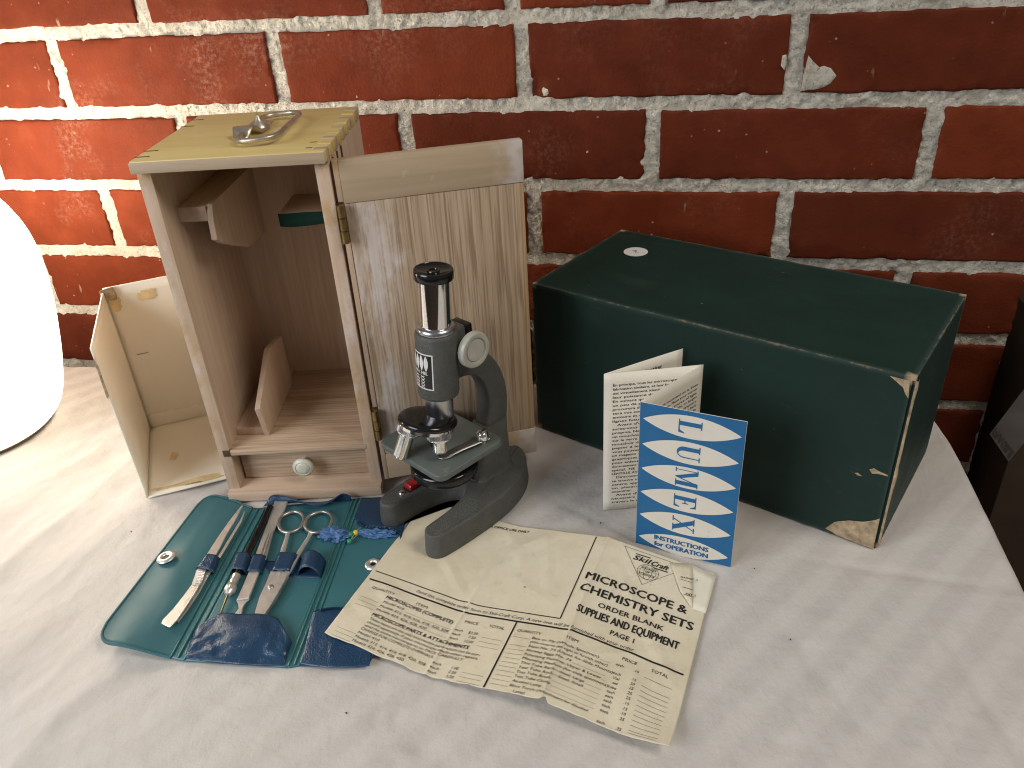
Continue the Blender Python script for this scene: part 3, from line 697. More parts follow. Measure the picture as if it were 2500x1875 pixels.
# ================================================================== green carton
GW, GD, GH = 270.2, 133.2, 130.2
gb = empty('green_carton', (374.3, -128.7, 0.2), math.radians(-26.52))
def panel(name, b, n=(2, 2, 2), seed=0, amp=0.6, mat=None):
    """thin board with a gentle warp"""
    x0, x1, y0, y1, z0, z1 = b
    bm = bm_box(*b, bev=0.0)
    bmesh.ops.subdivide_edges(bm, edges=[e for e in bm.edges if e.calc_length() > 20], cuts=14, use_grid_fill=True)
    for v in bm.verts:
        fx = min(v.co.x-x0, x1-v.co.x)/max(1, x1-x0); k = 1.0
        n_ = float(fbm(v.co.x/60, v.co.y/60, v.co.z/60+seed, 88, 2))*amp
        e = min(1, (min(v.co.x, GW-v.co.x, ) if x1-x0 > 20 else 40)/20); e2 = min(1, min(v.co.z, GH-v.co.z)/20 if z1-z0 > 20 else 1); e3 = min(1, min(v.co.y, GD-v.co.y)/20 if y1-y0 > 20 else 1)
        m_ = max(0, e)*max(0, e2)*max(0, e3)
        d_ = (x1-x0, y1-y0, z1-z0); ax = d_.index(min(d_)); v.co[ax] += n_*m_
    return bm_obj(name, bm, mat or MAT['carton'], gb, smooth=40)
panel('front_panel', (0, GW-1.6, 0, 2, 0, GH-2), seed=1, amp=1.2)
panel('back_panel', (0, GW, GD-2, GD, 0, GH-2), seed=2)
panel('top_panel', (0, GW, 0, GD, GH-1.9, GH), seed=3, amp=1.0)
panel('bottom_panel', (2, GW-2, 2.1, GD-2.1, 0, 2), seed=4)
panel('end_panel', (0, 2, 2.05, GD-2.05, 0.05, GH-2), seed=5)
ep = panel('end_panel', (GW-1.9, GW+0.1, 2.6, GD-2.05, 0.05, GH-2.1), seed=6, amp=0.8)
# split corner: torn grey board showing along the near right upright edge and at its foot
V, F = [], []
zz = np.linspace(2, GH-3, 60)
for z in zz:
    w = 1.9+1.8*abs(float(fbm(z/9, 0, 0, 5, 3)))+3.4*math.exp(-((z-52)/8)**2)+1.6*math.exp(-((z-120)/5)**2)
    V += [(GW-0.1, 2.2, z), (GW+1.2, 2.4, z), (GW+0.9, 2.6+w*1.6, z), (GW+0.15, 2.6+w*1.9, z)]
for i in range(59):
    for k in range(3): F.append((i*4+k, i*4+k+1, i*4+k+5, i*4+k+4))
mesh('torn_edge', V, F, MAT['torn_card'], gb, smooth=40)
def tear(name, pts, y, seed):
    pts = np.array(pts, float); c = pts.mean(0); V = [(c[0], y-0.7, c[1])]; F = []
    for r in (0.55, 1.0):
        for p in pts:
            q = c+(p-c)*r; V.append((q[0], y-(0.5+0.35*float(vnoise(q[0]/4, q[1]/4, seed)) if r < 1 else 0.02), q[1]))
    n = len(pts)
    for i in range(n): F += [(0, 1+i, 1+(i+1) % n), (1+i, 1+n+i, 1+n+(i+1) % n, 1+(i+1) % n)]
    return mesh(name, V, F, MAT['torn_card'], gb, smooth=25)
tear('torn_corner', [(GW-33, 3), (GW-28, 11), (GW-20, 16), (GW-11, 19), (GW-5, 23), (GW-1.8, 26), (GW-1.7, 12), (GW-1.7, 0.3), (GW-12, 0.2), (GW-24, 0.8)], 0.0, 3)
tear('torn_patch', [(GW-14, 60), (GW-11.5, 62), (GW-9, 61), (GW-3, 60), (GW-3, 59), (GW-9, 58.6), (GW-12, 57.5)], 0.0, 4)
tear('torn_patch', [(GW-22, 54), (GW-20, 55), (GW-17, 53.4), (GW-20, 53)], 0.0, 6)
tear('torn_corner', [(GW-14, GH-2.6), (GW-3, GH-2.6), (GW-1.7, GH-14), (GW-3.5, GH-12), (GW-5, GH-7)], 0.0, 7)
c = np.array([T(1552, 617, GH)[0]-374.3, T(1552, 617, GH)[1]+128.7]); a_ = math.radians(26.52)
sxy = (c[0]*math.cos(a_)-c[1]*math.sin(a_), c[0]*math.sin(a_)+c[1]*math.cos(a_))
stk = lathe('price_sticker', [(9.7, 0), (9.7, 0.25)], MAT['sticker'], gb, at=(sxy[0], sxy[1], GH+0.5), seg=40)
scr = spline([(sxy[0]-3.2, sxy[1]+0.4, GH+.9), (sxy[0]-1.5, sxy[1]+2.2, GH+.9), (sxy[0]+.2, sxy[1]+.8, GH+.9), (sxy[0]-1.6, sxy[1]-.6, GH+.9), (sxy[0]+.3, sxy[1]+1.6, GH+.9), (sxy[0]+.8, sxy[1]-2.2, GH+.9), (sxy[0]+3.6, sxy[1]-1.6, GH+.9)], 40)
tube('pencil_mark', scr, 0.22, MAT['pencil'], stk, seg=6)
tag(gb, 'worn dark green cardboard box with torn corner and round white sticker', 'carton')
# ================================================================== microscope (local x runs from the toes to the heel)
ms = empty('microscope', (306.3, -277.5, 1.9), math.radians(56.0))
outer = [(2.0, 18), (-0.8, 21.5), (-1.6, 25), (-0.2, 29), (3.5, 31.8), (10, 32.8), (22, 33.6), (40, 34.0), (58, 33.2), (73, 31.0), (86, 26.8), (97, 20.6), (105.5, 13.2), (110.5, 5.6)]
inner = [(6.0, 16.6), (20, 15.9), (33, 14.2), (43, 11.2), (50, 7.0), (54, 2.6)]
half = spline(np.array([(55, 0.01)]+inner[::-1]+outer+[(112, 0.01)]), 80)
poly = [tuple(p) for p in half] + [(p[0], -p[1]) for p in half[::-1]]
bm = bmesh.new()
rings = []
for (z, k) in ((0, 1.0), (1.2, 1.2), (4, 1.0), (14.5, 0.2), (16.8, -0.1), (17.7, -0.6), (18.0, -1.4)):
    n = len(poly); row = []
    for i, p in enumerate(poly):
        a = np.array(poly[(i+1) % n])-np.array(poly[i-1]); nn = np.array([a[1], -a[0]]); nn = nn/(np.linalg.norm(nn)+1e-9)
        q = np.array(p)-nn*k; row.append(bm.verts.new((q[0], q[1], z)))
    rings.append(row)
for r0, r1 in zip(rings[:-1], rings[1:]):
    for i in range(len(r0)): j = (i+1) % len(r0); bm.faces.new((r0[i], r0[j], r1[j], r1[i]))
bm.faces.new(rings[0][::-1]); tf = bm.faces.new(rings[-1])
bmesh.ops.triangulate(bm, faces=[f for f in bm.faces if len(f.verts) > 4])
ft = bm_obj('foot', bm, MAT['hammer'], ms, smooth=50)
for s in (1, -1):
    pl = [(4.5, 19.2), (2.0, 21.6), (1.0, 24.6), (2.2, 27.8), (5.2, 29.6), (12, 30.3), (24, 30.7), (40, 30.2), (46, 24), (44, 15.5), (33, 17.2), (20, 18.6)]
    bm_obj('pitted_toe', bm_prism([(x, y*s) for x, y in pl], 17.6, 18.12, 'xy'), MAT['pitted'], ft, smooth=30)
# column lofted out of the foot
def loft(name, secs, mat, parent, n=8, smooth=40):
    V, F = [], []; m = None
    for (z, cx, hx, hy, r) in secs:
        pts = []
        for (sx, sy, a0) in ((1, 1, 0), (-1, 1, 90), (-1, -1, 180), (1, -1, 270)):
            for k in range(n): a = math.radians(a0+90*k/(n-1)); pts.append((cx+sx*(hx-r)+r*math.cos(a), sy*(hy-r)+r*math.sin(a), z))
        m = len(pts); V += pts
    for i in range(len(secs)-1):
        for k in range(m): k2 = (k+1) % m; F.append((i*m+k, i*m+k2, (i+1)*m+k2, (i+1)*m+k))
    F.append(tuple(range(m))[::-1]); F.append(tuple((len(secs)-1)*m+k for k in range(m)))
    return mesh(name, V, F, mat, parent, smooth=smooth)
col = loft('pillar', [(15, 77, 21, 15.5, 8), (18.2, 77, 18.5, 13.2, 7), (22, 77.3, 17, 12.2, 6), (35, 79, 15, 11, 5), (47, 81.5, 13, 9.6, 5), (57, 84, 11.5, 8.2, 4)], MAT['hammer'], ms)
box('pillar_slot', (58.8, 67.5, -6, 6, 18.5, 50), MAT['black_matte'], col, bev=0.8)
box('pillar_rib', (58.2, 66.5, -9.5, -7.2, 18, 54), MAT['hammer'], col, bev=0.6)
arm_c = [(44, 125.5), (60, 125), (74, 119.5), (85.5, 109.5), (93.5, 95), (97.3, 79), (97.0, 64), (94.5, 50), (93, 42), (72, 42), (74, 54), (77.5, 64), (79, 74.5), (78.3, 84), (75, 93.5), (69, 101), (60, 105), (46, 106)]
bm_obj('arm', bm_prism([tuple(p) for p in spline(np.array(arm_c[:9]), 40)]+[tuple(p) for p in spline(np.array(arm_c[9:]), 40)], -6.6, 6.6, 'xz', bev=2.2, seg=3), MAT['hammer'], ms, smooth=50)
# optical axis leans back slightly
AX = Vector((0.0473, -0.0379, 1)).normalized()
def on_axis(z): return (38.0+0.0473*(z-82.5), -2.0-0.0379*(z-82.5), z)
bt = lathe('body_tube', [(9.0, 0), (12.0, 0.2), (13.3, 1.2), (13.7, 3.0), (13.7, 43.5), (13.3, 45.4), (12.2, 46.2), (9.0, 46.2)], MAT['hammer'], ms, at=on_axis(100.8), axis=AX, seg=64, smooth=45)
lathe('lower_tube', [(8.2, 0), (9.0, 0.6), (9.3, 2.0), (9.3, 19)], MAT['brushed'], ms, at=on_axis(82.2), axis=AX, seg=56)
lathe('collar', [(9.9, 0), (12.2, 0), (12.4, 0.8), (12.2, 2.2), (11.0, 3.6), (9.9, 3.8)], MAT['brushed'], ms, at=on_axis(147.2), axis=AX, seg=56, smooth=60)
lathe('draw_tube', [(9.8, 0), (9.8, 33)], MAT['chrome'], ms, at=on_axis(149), axis=AX, seg=72)
lathe('eyepiece', [(9.8, 0), (12.0, 0), (12.35, 0.5), (12.35, 5.2), (11.9, 6.1), (11.0, 6.2), (10.3, 5.3), (4.0, 4.8), (3.7, 5.5), (2.9, 5.5), (2.6, 4.6), (0.01, 4.3)], MAT['black'], ms, at=on_axis(181.6), axis=AX, seg=64, smooth=50)
# rack housing behind the tube and focusing knobs
box('rack_housing', (43, 59.5, -12.2, 4.2, 113, 146.0), MAT['hammer'], ms, bev=2.5)
box('rack_slide', (59.4, 65.5, -11.2, 3.2, 119, 144.6), MAT['black'], ms, bev=1.0)
for s in (-1, 1):
    kn = lathe('focus_knob', [(3.6, 0), (3.6, 5.0), (11.2, 5.2), (12.1, 6.0), (12.1, 9.4), (11.4, 10.4), (10.0, 10.7), (8.6, 10.2), (8.2, 9.3), (7.6, 9.2), (7.2, 10.0), (0.01, 10.3)], MAT['knob'], ms, at=(57.6, -4.0+s*7.8, 131.0), axis=(0, s, 0), seg=72, smooth=40)
# nosepiece and objectives
NP = Vector((0.242, 0, 0.970)); E1 = Vector((0.970, 0, -0.242)); E2 = Vector((0, 1, 0)); NC = Vector((29.4, 0, 84.6))
tu = lathe('nosepiece', [(17.5, -3.0), (19.0, -2.8), (19.75, -1.6), (19.75, -0.4), (19.0, 0.9), (17, 1.7), (11, 2.3), (0.01, 2.5)], MAT['black'], ms, at=NC, axis=NP, seg=72, smooth=50)
lathe('nosepiece_ring', [(14, -6.2), (17.6, -6.0), (18.6, -5.2), (18.6, -2.9)], MAT['chrome'], tu, at=NC, axis=NP, seg=72, smooth=45)
lathe('nosepiece_rivet', [(1.6, 0), (1.5, 0.6), (0.9, 1.1), (0.01, 1.3)], MAT['chrome'], tu, at=NC+NP*2.3+E1*1.5-E2*3, axis=NP, seg=16)
for th, ln, r0 in ((150, 17.5, 5.2), (270, 8.2, 4.9), (30, 9.0, 4.6)):
    out = E1*math.cos(math.radians(th))+E2*math.sin(math.radians(th)); b_ = math.radians(13)
    dv = -NP*math.cos(b_)+out*math.sin(b_); at = NC+out*11.3-NP*4.2
    ob = lathe('objective', [(7.4, 0), (7.6, 1.2), (7.6, 6.2), (7.2, 7.0), (r0+0.6, 7.2), (r0, 8.2), (r0, 7+ln-1.6), (r0-0.7, 7+ln), (r0-2.0, 7+ln), (r0-2.3, 6+ln), (0.01, 6+ln)], MAT['chrome'], ms, at=at, axis=dv, seg=64, smooth=40)
    lathe('knurled_ring', [(7.55, 1.6), (7.95, 1.8), (7.95, 5.6), (7.55, 5.8)], MAT['brushed'], ob, at=at, axis=dv, seg=96, knurl=(1, 2, 48, 0.35), cap=False)
# stage with clip
SC = (40.5, 3.4)
hx, hy, r = 29.5, 33.2, 6.5
pl = []
for (sx, sy, a0) in ((1, 1, 0), (-1, 1, 90), (-1, -1, 180), (1, -1, 270)):
    for k in range(8): a = math.radians(a0+90*k/7); pl.append((SC[0]+sx*(hx-r)+r*math.cos(a), SC[1]+sy*(hy-r)+r*math.sin(a)))
sg = bm_obj('stage', bm_prism(pl, 55.2, 60.0, 'xy', bev=1.0, seg=3), MAT['stage'], ms, smooth=40)
lathe('stage_opening', [(5.5, 0), (5.5, 0.1)], MAT['black_matte'], sg, at=(36, 0, 60.0), seg=32)
sc_ = (57.0, -21.5)
cw = spline(np.array([(61, -22.3, 62.6), (57, -21.5, 62.6), (50, -20.4, 62.8), (42, -18.6, 62.8), (34, -16.6, 62.0), (29.5, -15.4, 60.7), (26.5, -13.6, 60.5), (24.6, -12.4, 61.6)]), 40)
V = []
for i, p in enumerate(cw):
    d = cw[min(i+1, 39)]-cw[max(i-1, 0)]; nn = np.array([-d[1], d[0], 0]); nn /= np.linalg.norm(nn); w = 3.3-1.0*max(0, (i-26)/13)
    for k in (-1, 0, 1): V.append(p+nn*w*k)
solidify(mesh('stage_clip', V, grid_faces(3, 40), MAT['clip'], sg, smooth=60), 0.6)
lathe('clip_screw', [(2.4, -1), (2.4, 3.2), (4.3, 3.6), (4.6, 4.6), (4.3, 8.0), (3.4, 9.2), (1.2, 9.8), (0.01, 9.8)], MAT['chrome'], sg, at=(sc_[0], sc_[1], 60), seg=32, smooth=45, knurl=(3, 5, 16, 0.25))
box('screw_slot', (sc_[0]-3, sc_[0]+3, sc_[1]-0.35, sc_[1]+0.35, 69.2, 70.0), MAT['black_matte'], sg, bev=0)
# illuminator under the stage
il = lathe('illuminator', [(15, 37), (22.5, 37.2), (23.6, 38.6), (23.6, 44), (22, 45.6), (18.5, 46), (17.5, 47), (17.5, 55.1)], MAT['black'], ms, at=(38.5, 0, 0), seg=64, smooth=45)
box('hinge_lug', (48, 62, -10.5, 10.5, 40, 55.1), MAT['black_matte'], il, bev=1.2)
lathe('bolt_head', [(2.6, 0), (2.6, 2.2)], MAT['brushed'], il, at=(57, -10.4, 48.5), axis=(0, -1, 0), seg=6)
# rocker switch and screw on the left toe
box('switch_recess', (19.5, 37.5, 19.2, 28.2, 17.0, 18.4), MAT['black_matte'], ft, bev=0.3)
V = bm_prism([(21.2, 17.6), (21.2, 21.2), (22.0, 22.2), (27.2, 21.2), (33.0, 23.8), (34.6, 23.4), (35.2, 17.6)], 20.0, 27.4, 'xz', bev=0.4); bm_obj('rocker_switch', V, MAT['red'], ms, smooth=35)
lathe('foot_screw', [(2.5, 0), (2.4, 0.8), (1.7, 1.6), (0.01, 2.0)], MAT['chrome'], ft, at=(15.6, 23.3, 18.0), seg=28, smooth=60)
# label wrapped round the body tube
def on_body(ang, h, off):
    """ang: degrees round the axis (0 = +x), h: mm above body base"""
    R = frame_from(AX); b0 = Vector(on_axis(100.8)); r = 13.7+off; a = math.radians(ang)
    e1 = (Vector((1, 0, 0))-AX*AX.x).normalized(); e2 = AX.cross(e1)
    return tuple(b0+AX*h+(e1*math.cos(a)+e2*math.sin(a))*r)
def body_patch(name, a0, a1, h0, h1, off, mat, parent, n=20):
    V = [on_body(a0+(a1-a0)*i/(n-1), h, off) for h in (h0, h1) for i in range(n)]
    return mesh(name, V, grid_faces(n, 2), mat, parent, smooth=180)
LA0, LA1 = 108.0, 218.0        # left end .. right end as seen from the toes
LH0, LH1 = 9.5, 35.0
lb = body_patch('name_label', LA0, LA1, LH0, LH1, 0.10, MAT['label_white'], bt, 32)
body_patch('label_field', LA0+3.2, LA1-3.6, LH0+0.9, LH1-0.9, 0.18, MAT['label_black'], lb, 32)
def lens_patch(ac, hc, da, dh, off, mat, name='label_mark'):
    V = [on_body(ac, hc, off)]; n = 24
    for k in range(n):
        t = 2*math.pi*k/n; y = math.sin(t); x = math.cos(t)*abs(math.cos(t))**0.0
        V.append(on_body(ac+da*(1-y*y)*np.sign(x) if True else 0, hc+dh*y, off))
    return mesh(name, V, [(0, 1+k, 1+(k+1) % n) for k in range(n)], mat, lb)
for k in range(5): lens_patch(LA1-20-k*14.5, LH0+18.8, 6.4, 5.6, 0.25, MAT['label_white'])
LABEL_SPEC = (lb, on_body, LA0, LA1, LH0, LH1)
tag(ms, 'small grey student microscope with chrome tube and horseshoe foot', 'microscope')
# ================================================================== instrument wallet
WO = np.array([200.0, -320.0, 0.0])
wl = empty('instrument_wallet', WO)
def c5(x, y): return (200+x/2.765, 1180+y/2.765)
def W5(x, y, z): return T(*c5(x, y), z)
def quad_patch(name, A, B, C_, D, mat, nu=30, nv=40, rnd=(0, 0, 0, 0), ru=0.2, rv=0.06, hfun=None, thick=0.9, parent=None):
    """A top-left, B top-right, C bottom-right, D bottom-left; rnd rounds those corners"""
    V = []
    for j in range(nv):
        for i in range(nu):
            u, v = i/(nu-1), j/(nv-1); lo, hi = 0.0, 1.0
            def ins(t): return rv*(1-math.sqrt(max(0, 1-t*t)))
            if u < ru:
                t = (ru-u)/ru; lo = max(lo, rnd[0]*ins(t)); hi = min(hi, 1-rnd[3]*ins(t))
            if u > 1-ru:
                t = (u-1+ru)/ru; lo = max(lo, rnd[1]*ins(t)); hi = min(hi, 1-rnd[2]*ins(t))
            v2 = lo+(hi-lo)*v
            p = (1-v2)*((1-u)*A+u*B)+v2*((1-u)*D+u*C_)
            if hfun: p = p+np.array([0, 0, hfun(u, v2)])
            V.append(p)
    return solidify(mesh(name, V, grid_faces(nu, nv, True), mat, parent or wl, smooth=180, origin=WO), thick), V
A = W5(842, 66, 3.0); B = W5(1150, 165, 1.1); C_ = W5(600, 1174, 1.1); D = W5(72, 1062, 8.5)
def hf(u, v): return 2.2*math.sin(u*math.pi)**2*(0.5+0.5*math.sin(v*2.4+0.4)) + 0.6*float(fbm(u*3, v*4, 0, 91, 2))*math.sin(u*math.pi)
lfp, LV = quad_patch('left_flap', A, B, C_, D, MAT['teal'], rnd=(1, 0, 0, 1), ru=0.24, rv=0.10, hfun=hf, nu=36, nv=50)
n_u, n_v = 36, 50
edge = [LV[i] for i in range(n_u-1, -1, -1)]+[LV[j*n_u] for j in range(1, n_v)]+[LV[(n_v-1)*n_u+i] for i in range(1, n_u)]
tube('piping', [p+np.array([0, 0, -0.3]) for p in edge], 0.95, MAT['teal'], lfp, seg=8, origin=WO)
E1_, F1 = W5(1238, 162, 1.0), W5(690, 1196, 1.0)
sp1, _ = quad_patch('spine', B, E1_, F1, C_, MAT['teal'], nu=8, nv=30, hfun=lambda u, v: -0.35*math.sin(u*math.pi))
G1, H1 = W5(1832, 104, 1.0), W5(1390, 1242, 1.0)
cpn, _ = quad_patch('centre_panel', E1_, G1, H1, F1, MAT['teal'], nu=30, nv=40, hfun=lambda u, v: 0.25*math.sin(u*math.pi)+0.3*float(fbm(u*4, v*5, 0, 95, 2))*math.sin(u*math.pi))
I1, J1 = W5(1888, 96, 1.0), W5(1474, 1224, 1.0)
sp2, _ = quad_patch('spine', G1, I1, J1, H1, MAT['teal'], nu=8, nv=30, hfun=lambda u, v: -0.35*math.sin(u*math.pi))
K1 = np.array([294.0, -233.0, 1.0]); L1 = W5(1945, 1236, 3.0)
rfp, RV = quad_patch('right_flap', I1, K1, L1, J1, MAT['teal'], rnd=(0, 0.6, 1, 0), ru=0.18, rv=0.05, nu=30, nv=40)
edge = [RV[j*30+29] for j in range(2, 40)]+[RV[39*30+i] for i in range(28, -1, -1)]
tube('piping', [p+np.array([0, 0, -0.2]) for p in edge], 0.8, MAT['blue_vinyl'], rfp, seg=8, origin=WO)
for (P_, Q_, par) in ((B, C_, sp1), (E1_, F1, sp1), ((B+E1_)/2, (C_+F1)/2, sp1), (G1, H1, sp2), (I1, J1, sp2), ((G1+I1)/2, (H1+J1)/2, sp2)):
    tube('weld_seam', [P_*(1-t)+Q_*t+np.array([0, 0, 0.15]) for t in np.linspace(0.01, 0.995, 24)], 0.62, MAT['weld'], par, seg=8, origin=WO)
# press studs
for nm, (px, py, z), r in (('press_stud', (570, 503, 7.4), 6.0), ('press_stud', (1966, 551, 1.9), 5.2)):
    p = W5(px, py, z)-WO
    lathe(nm, [(r, 0), (r*1.06, 0.6), (r*0.92, 1.5), (r*0.66, 1.9), (r*0.46, 1.5), (r*0.38, 0.5), (0.01, 0.45)], MAT['steel'], wl, at=p, seg=40, smooth=60, axis=(-0.1 if r > 5.5 else 0.0, 0, 1))
    lathe('stud_hole', [(r*0.36, 0), (r*0.36, 0.2)], MAT['black_matte'], wl, at=p+np.array([0, 0, 0.55]), seg=20, axis=(-0.1 if r > 5.5 else 0.0, 0, 1))
# gusseted pockets of blue vinyl
def pocket(name, bot, top, zb, zt, seed, nu=60, nv=26, wr=1.2, mat='blue_vinyl', rise=0.0):
    Bc, Tc = spline(np.array(bot, float), nu), spline(np.array(top, float), nu); V = []
    for j in range(nv):
        for i in range(nu):
            u, v = i/(nu-1), j/(nv-1); px = Bc[i]*(1-v)+Tc[i]*v
            z = zb+(zt-zb)*(v**0.8)*math.sin(min(1, 8*min(u, 1-u)+0.15)*math.pi/2) + wr*math.sin(v*math.pi*0.85+0.15)*math.sin(math.pi*u)*(1.0+0.9*float(fbm(u*4.2, v*1.6, 0, seed, 2))) + 0.45*wr*float(fbm(u*9, v*5, 0, seed+5, 2))*math.sin(v*math.pi)
            V.append(W5(px[0], px[1], max(z, 1.25)+rise*u*(1-0.6*v)))
    return solidify(mesh(name, V, grid_faces(nu, nv), mat=MAT[mat], parent=wl, smooth=180, origin=WO), 0.5)
pk = pocket('tool_pocket', [(692, 1180), (860, 1205), (1020, 1222), (1200, 1230), (1362, 1232)], [(752, 1010), (800, 952), (880, 908), (955, 872), (1070, 882), (1200, 880), (1310, 905), (1345, 945), (1380, 1010), (1418, 1072)], 1.4, 5.2, 111, wr=1.9)
pk2 = pocket('tool_pocket', [(1476, 1218), (1620, 1238), (1760, 1243), (1940, 1230)], [(1560, 862), (1630, 842), (1740, 838), (1850, 850), (2000, 905)], 1.5, 2.6, 131, wr=0.7, rise=2.2)
pk3 = pocket('tool_pocket', [(1835, 236), (1900, 282), (1990, 292), (2080, 300), (2160, 338)], [(1888, 100), (1950, 96), (2010, 94), (2070, 92), (2180, 90)], 1.7, 1.5, 141, nv=14, wr=0.15)
# pleated stitching along the pocket mouths
for pts, z, par, n in ((spline(np.array([(1612, 858), (1660, 846), (1720, 842), (1790, 845)], float), 30), 3.6, pk2, 30), (spline(np.array([(1862, 262), (1905, 290), (1990, 300), (2080, 306), (2150, 336)], float), 30), 2.2, pk3, 30)):
    path = [W5(p[0], p[1], z+(0.5 if i % 2 else 0.0)) for i, p in enumerate(pts)]
    tube('gathered_hem', path, [0.9 if i % 2 else 0.6 for i in range(n)], MAT['blue_vinyl'], par, seg=8, origin=WO)
# loose curled flap along the head of the wallet
bot = spline(np.array([(1225, 156), (1330, 140), (1480, 132), (1640, 128), (1815, 118)], float), 50); top = spline(np.array([(1262, 108), (1292, 82), (1370, 92), (1470, 122), (1580, 148), (1670, 128), (1755, 74), (1815, 92)], float), 50)
zt = spline(np.array([(5.0,), (7.5,), (6.5,), (6.8,), (7.0,), (6.8,), (8.5,), (5.0,)]), 50); V = []
for j in range(10):
    for i in range(50):
        v = j/9; px = bot[i]*(1-v)+top[i]*v; V.append(W5(px[0], px[1], 1.4+(zt[i][0]-1.4)*v))
fp = solidify(mesh('curled_flap', V, grid_faces(50, 10), MAT['blue_vinyl'], wl, smooth=180, origin=WO), 0.6)
tube('flap_lip', [V[9*50+i] for i in range(50)], 0.6, MAT['blue_vinyl'], fp, seg=8, origin=WO)
# elastic loops: strap across the tools
def loop(name, TLc, TRc, BRc, BLc, h, n=22, z0=1.4, rnd=False):
    a, b, c, d = [W5(p[0], p[1], z0) for p in (TLc, TRc, BRc, BLc)]; V = []; m = 8
    for j in range(m):
        v = j/(m-1)
        for i in range(n):
            u = i/(n-1); p = (1-v)*((1-u)*a+u*b)+v*((1-u)*d+u*c); k = math.sin(math.pi*u)**0.62 if rnd else min(1.0, math.sin(math.pi*u)*1.7)**0.8
            V.append(p+np.array([0, 0, h*k+0.15*math.sin(j*1.3)]))
    return solidify(mesh(name, V, grid_faces(n, m, True), MAT['blue_vinyl'], wl, smooth=180, origin=WO), 0.6, 1.0)
loop('tool_loop', (1045, 505), (1150, 512), (1112, 622), (1010, 615), 5.2)
loop('tool_loop', (1150, 505), (1252, 512), (1212, 618), (1112, 618), 3.6)
loop('tool_loop', (1318, 500), (1478, 508), (1420, 622), (1276, 622), 4.6)
loop('tool_loop', (1495, 505), (1645, 530), (1612, 640), (1462, 622), 8.5, rnd=True)
loop('tool_loop', (838, 498), (928, 510), (892, 612), (770, 585), 2.9, z0=3.4)
st_, _ = quad_patch('loop_strap', W5(1045, 512, 1.35), W5(1650, 540, 1.35), W5(1618, 640, 1.35), W5(1010, 618, 1.35), MAT['blue_vinyl'], nu=24, nv=6, thick=0.3)
tag(wl, 'teal vinyl instrument wallet lying open with blue pockets and loops', 'wallet')

# ------------------------------------------------------------------ dissecting tools (their own things, lying in the wallet)
def at_base(name, px, py, label, cat, group=None, z=2.0):
    p = W5(px, py, z); o = empty(name, p); tag(o, label, cat, group); return o, p
def px_prism(name, pts, z0, z1, mat, parent, org, bev=0.25, tilt=None):
    """plate whose outline is given in survey pixels at height z0"""
    poly = [tuple(W5(p[0], p[1], z0)[:2]-org[:2]) for p in pts]
    bm = bm_prism(poly, z0-org[2], z1-org[2], 'xy', bev=bev, seg=1)
    if tilt:
        for v in bm.verts: v.co.z += tilt(v.co.x+org[0], v.co.y+org[1])
    return bm_obj(name, bm, mat, parent, smooth=35)
# tweezers
tw, o_ = at_base('tweezers', 800, 600, 'flat steel tweezers under the loop of the left teal flap', 'tweezers', z=3.4)
lift = lambda x, y: 1.6*max(0, (y+330)/70.0)
px_prism('tweezer_arm', [(538, 950), (548, 925), (620, 850), (690, 760), (742, 690), (775, 590), (800, 560), (856, 470), (930, 360), (1000, 265), (1080, 165), (1092, 166), (1050, 245), (985, 350), (915, 478), (868, 560), (838, 596), (815, 660), (780, 725), (700, 850), (640, 935), (598, 975), (585, 974)], 4.4, 5.3, MAT['steel'], tw, o_, tilt=lift)
px_prism('tweezer_arm', [(640, 935), (700, 850), (790, 715), (838, 606), (880, 560), (925, 488), (1010, 352), (1070, 256), (1098, 196), (1103, 203), (1080, 270), (1020, 370), (945, 495), (895, 570), (850, 640), (800, 735), (715, 860), (650, 945)], 3.0, 3.8, MAT['steel'], tw, o_, tilt=lambda x, y: 0.5*lift(x, y))
for k in range(9):
    t = k/8; a = np.array([782, 592])*(1-t)+np.array([752, 690])*t; b = np.array([832, 600])*(1-t)+np.array([805, 680])*t
    pa, pb = W5(a[0], a[1], 5.4), W5(b[0], b[1], 5.4)
    tube('grip_ridge', [pa, pb], 0.22, MAT['steel'], tw, seg=6, origin=o_)
# teasing needle
nd, o_ = at_base('dissecting_needle', 1060, 600, 'dissecting needle with black handle and knurled metal chuck in the wallet', 'needle')
hA, hB = W5(1272, 160, 4.6), W5(1046, 622, 4.6)
tube('handle', [hA*(1-t)+hB*t for t in np.linspace(0, 1, 10)], [2.5]*9+[2.4], MAT['black'], nd, seg=20, origin=o_)
hC = W5(985, 752, 4.4); dv = (hC-hB)/np.linalg.norm(hC-hB); Ln = np.linalg.norm(hC-hB)
lathe('chuck', [(2.7, 0), (2.9, 1.0), (2.5, 2.5), (2.7, Ln*0.30), (2.9, Ln*0.34), (2.3, Ln*0.42), (3.0, Ln*0.52), (3.6, Ln*0.62), (3.7, Ln*0.78), (3.0, Ln*0.9), (1.8, Ln)], MAT['steel'], nd, at=hB-o_, axis=dv, seg=36, smooth=50, knurl=(6, 9, 18, 0.3))
tube('needle_shank', [hC, W5(962, 810, 4.0), W5(938, 872, 3.2), W5(925, 905, 2.9)], [0.75, 0.6, 0.5, 0.4], MAT['brass'], nd, seg=10, origin=o_)
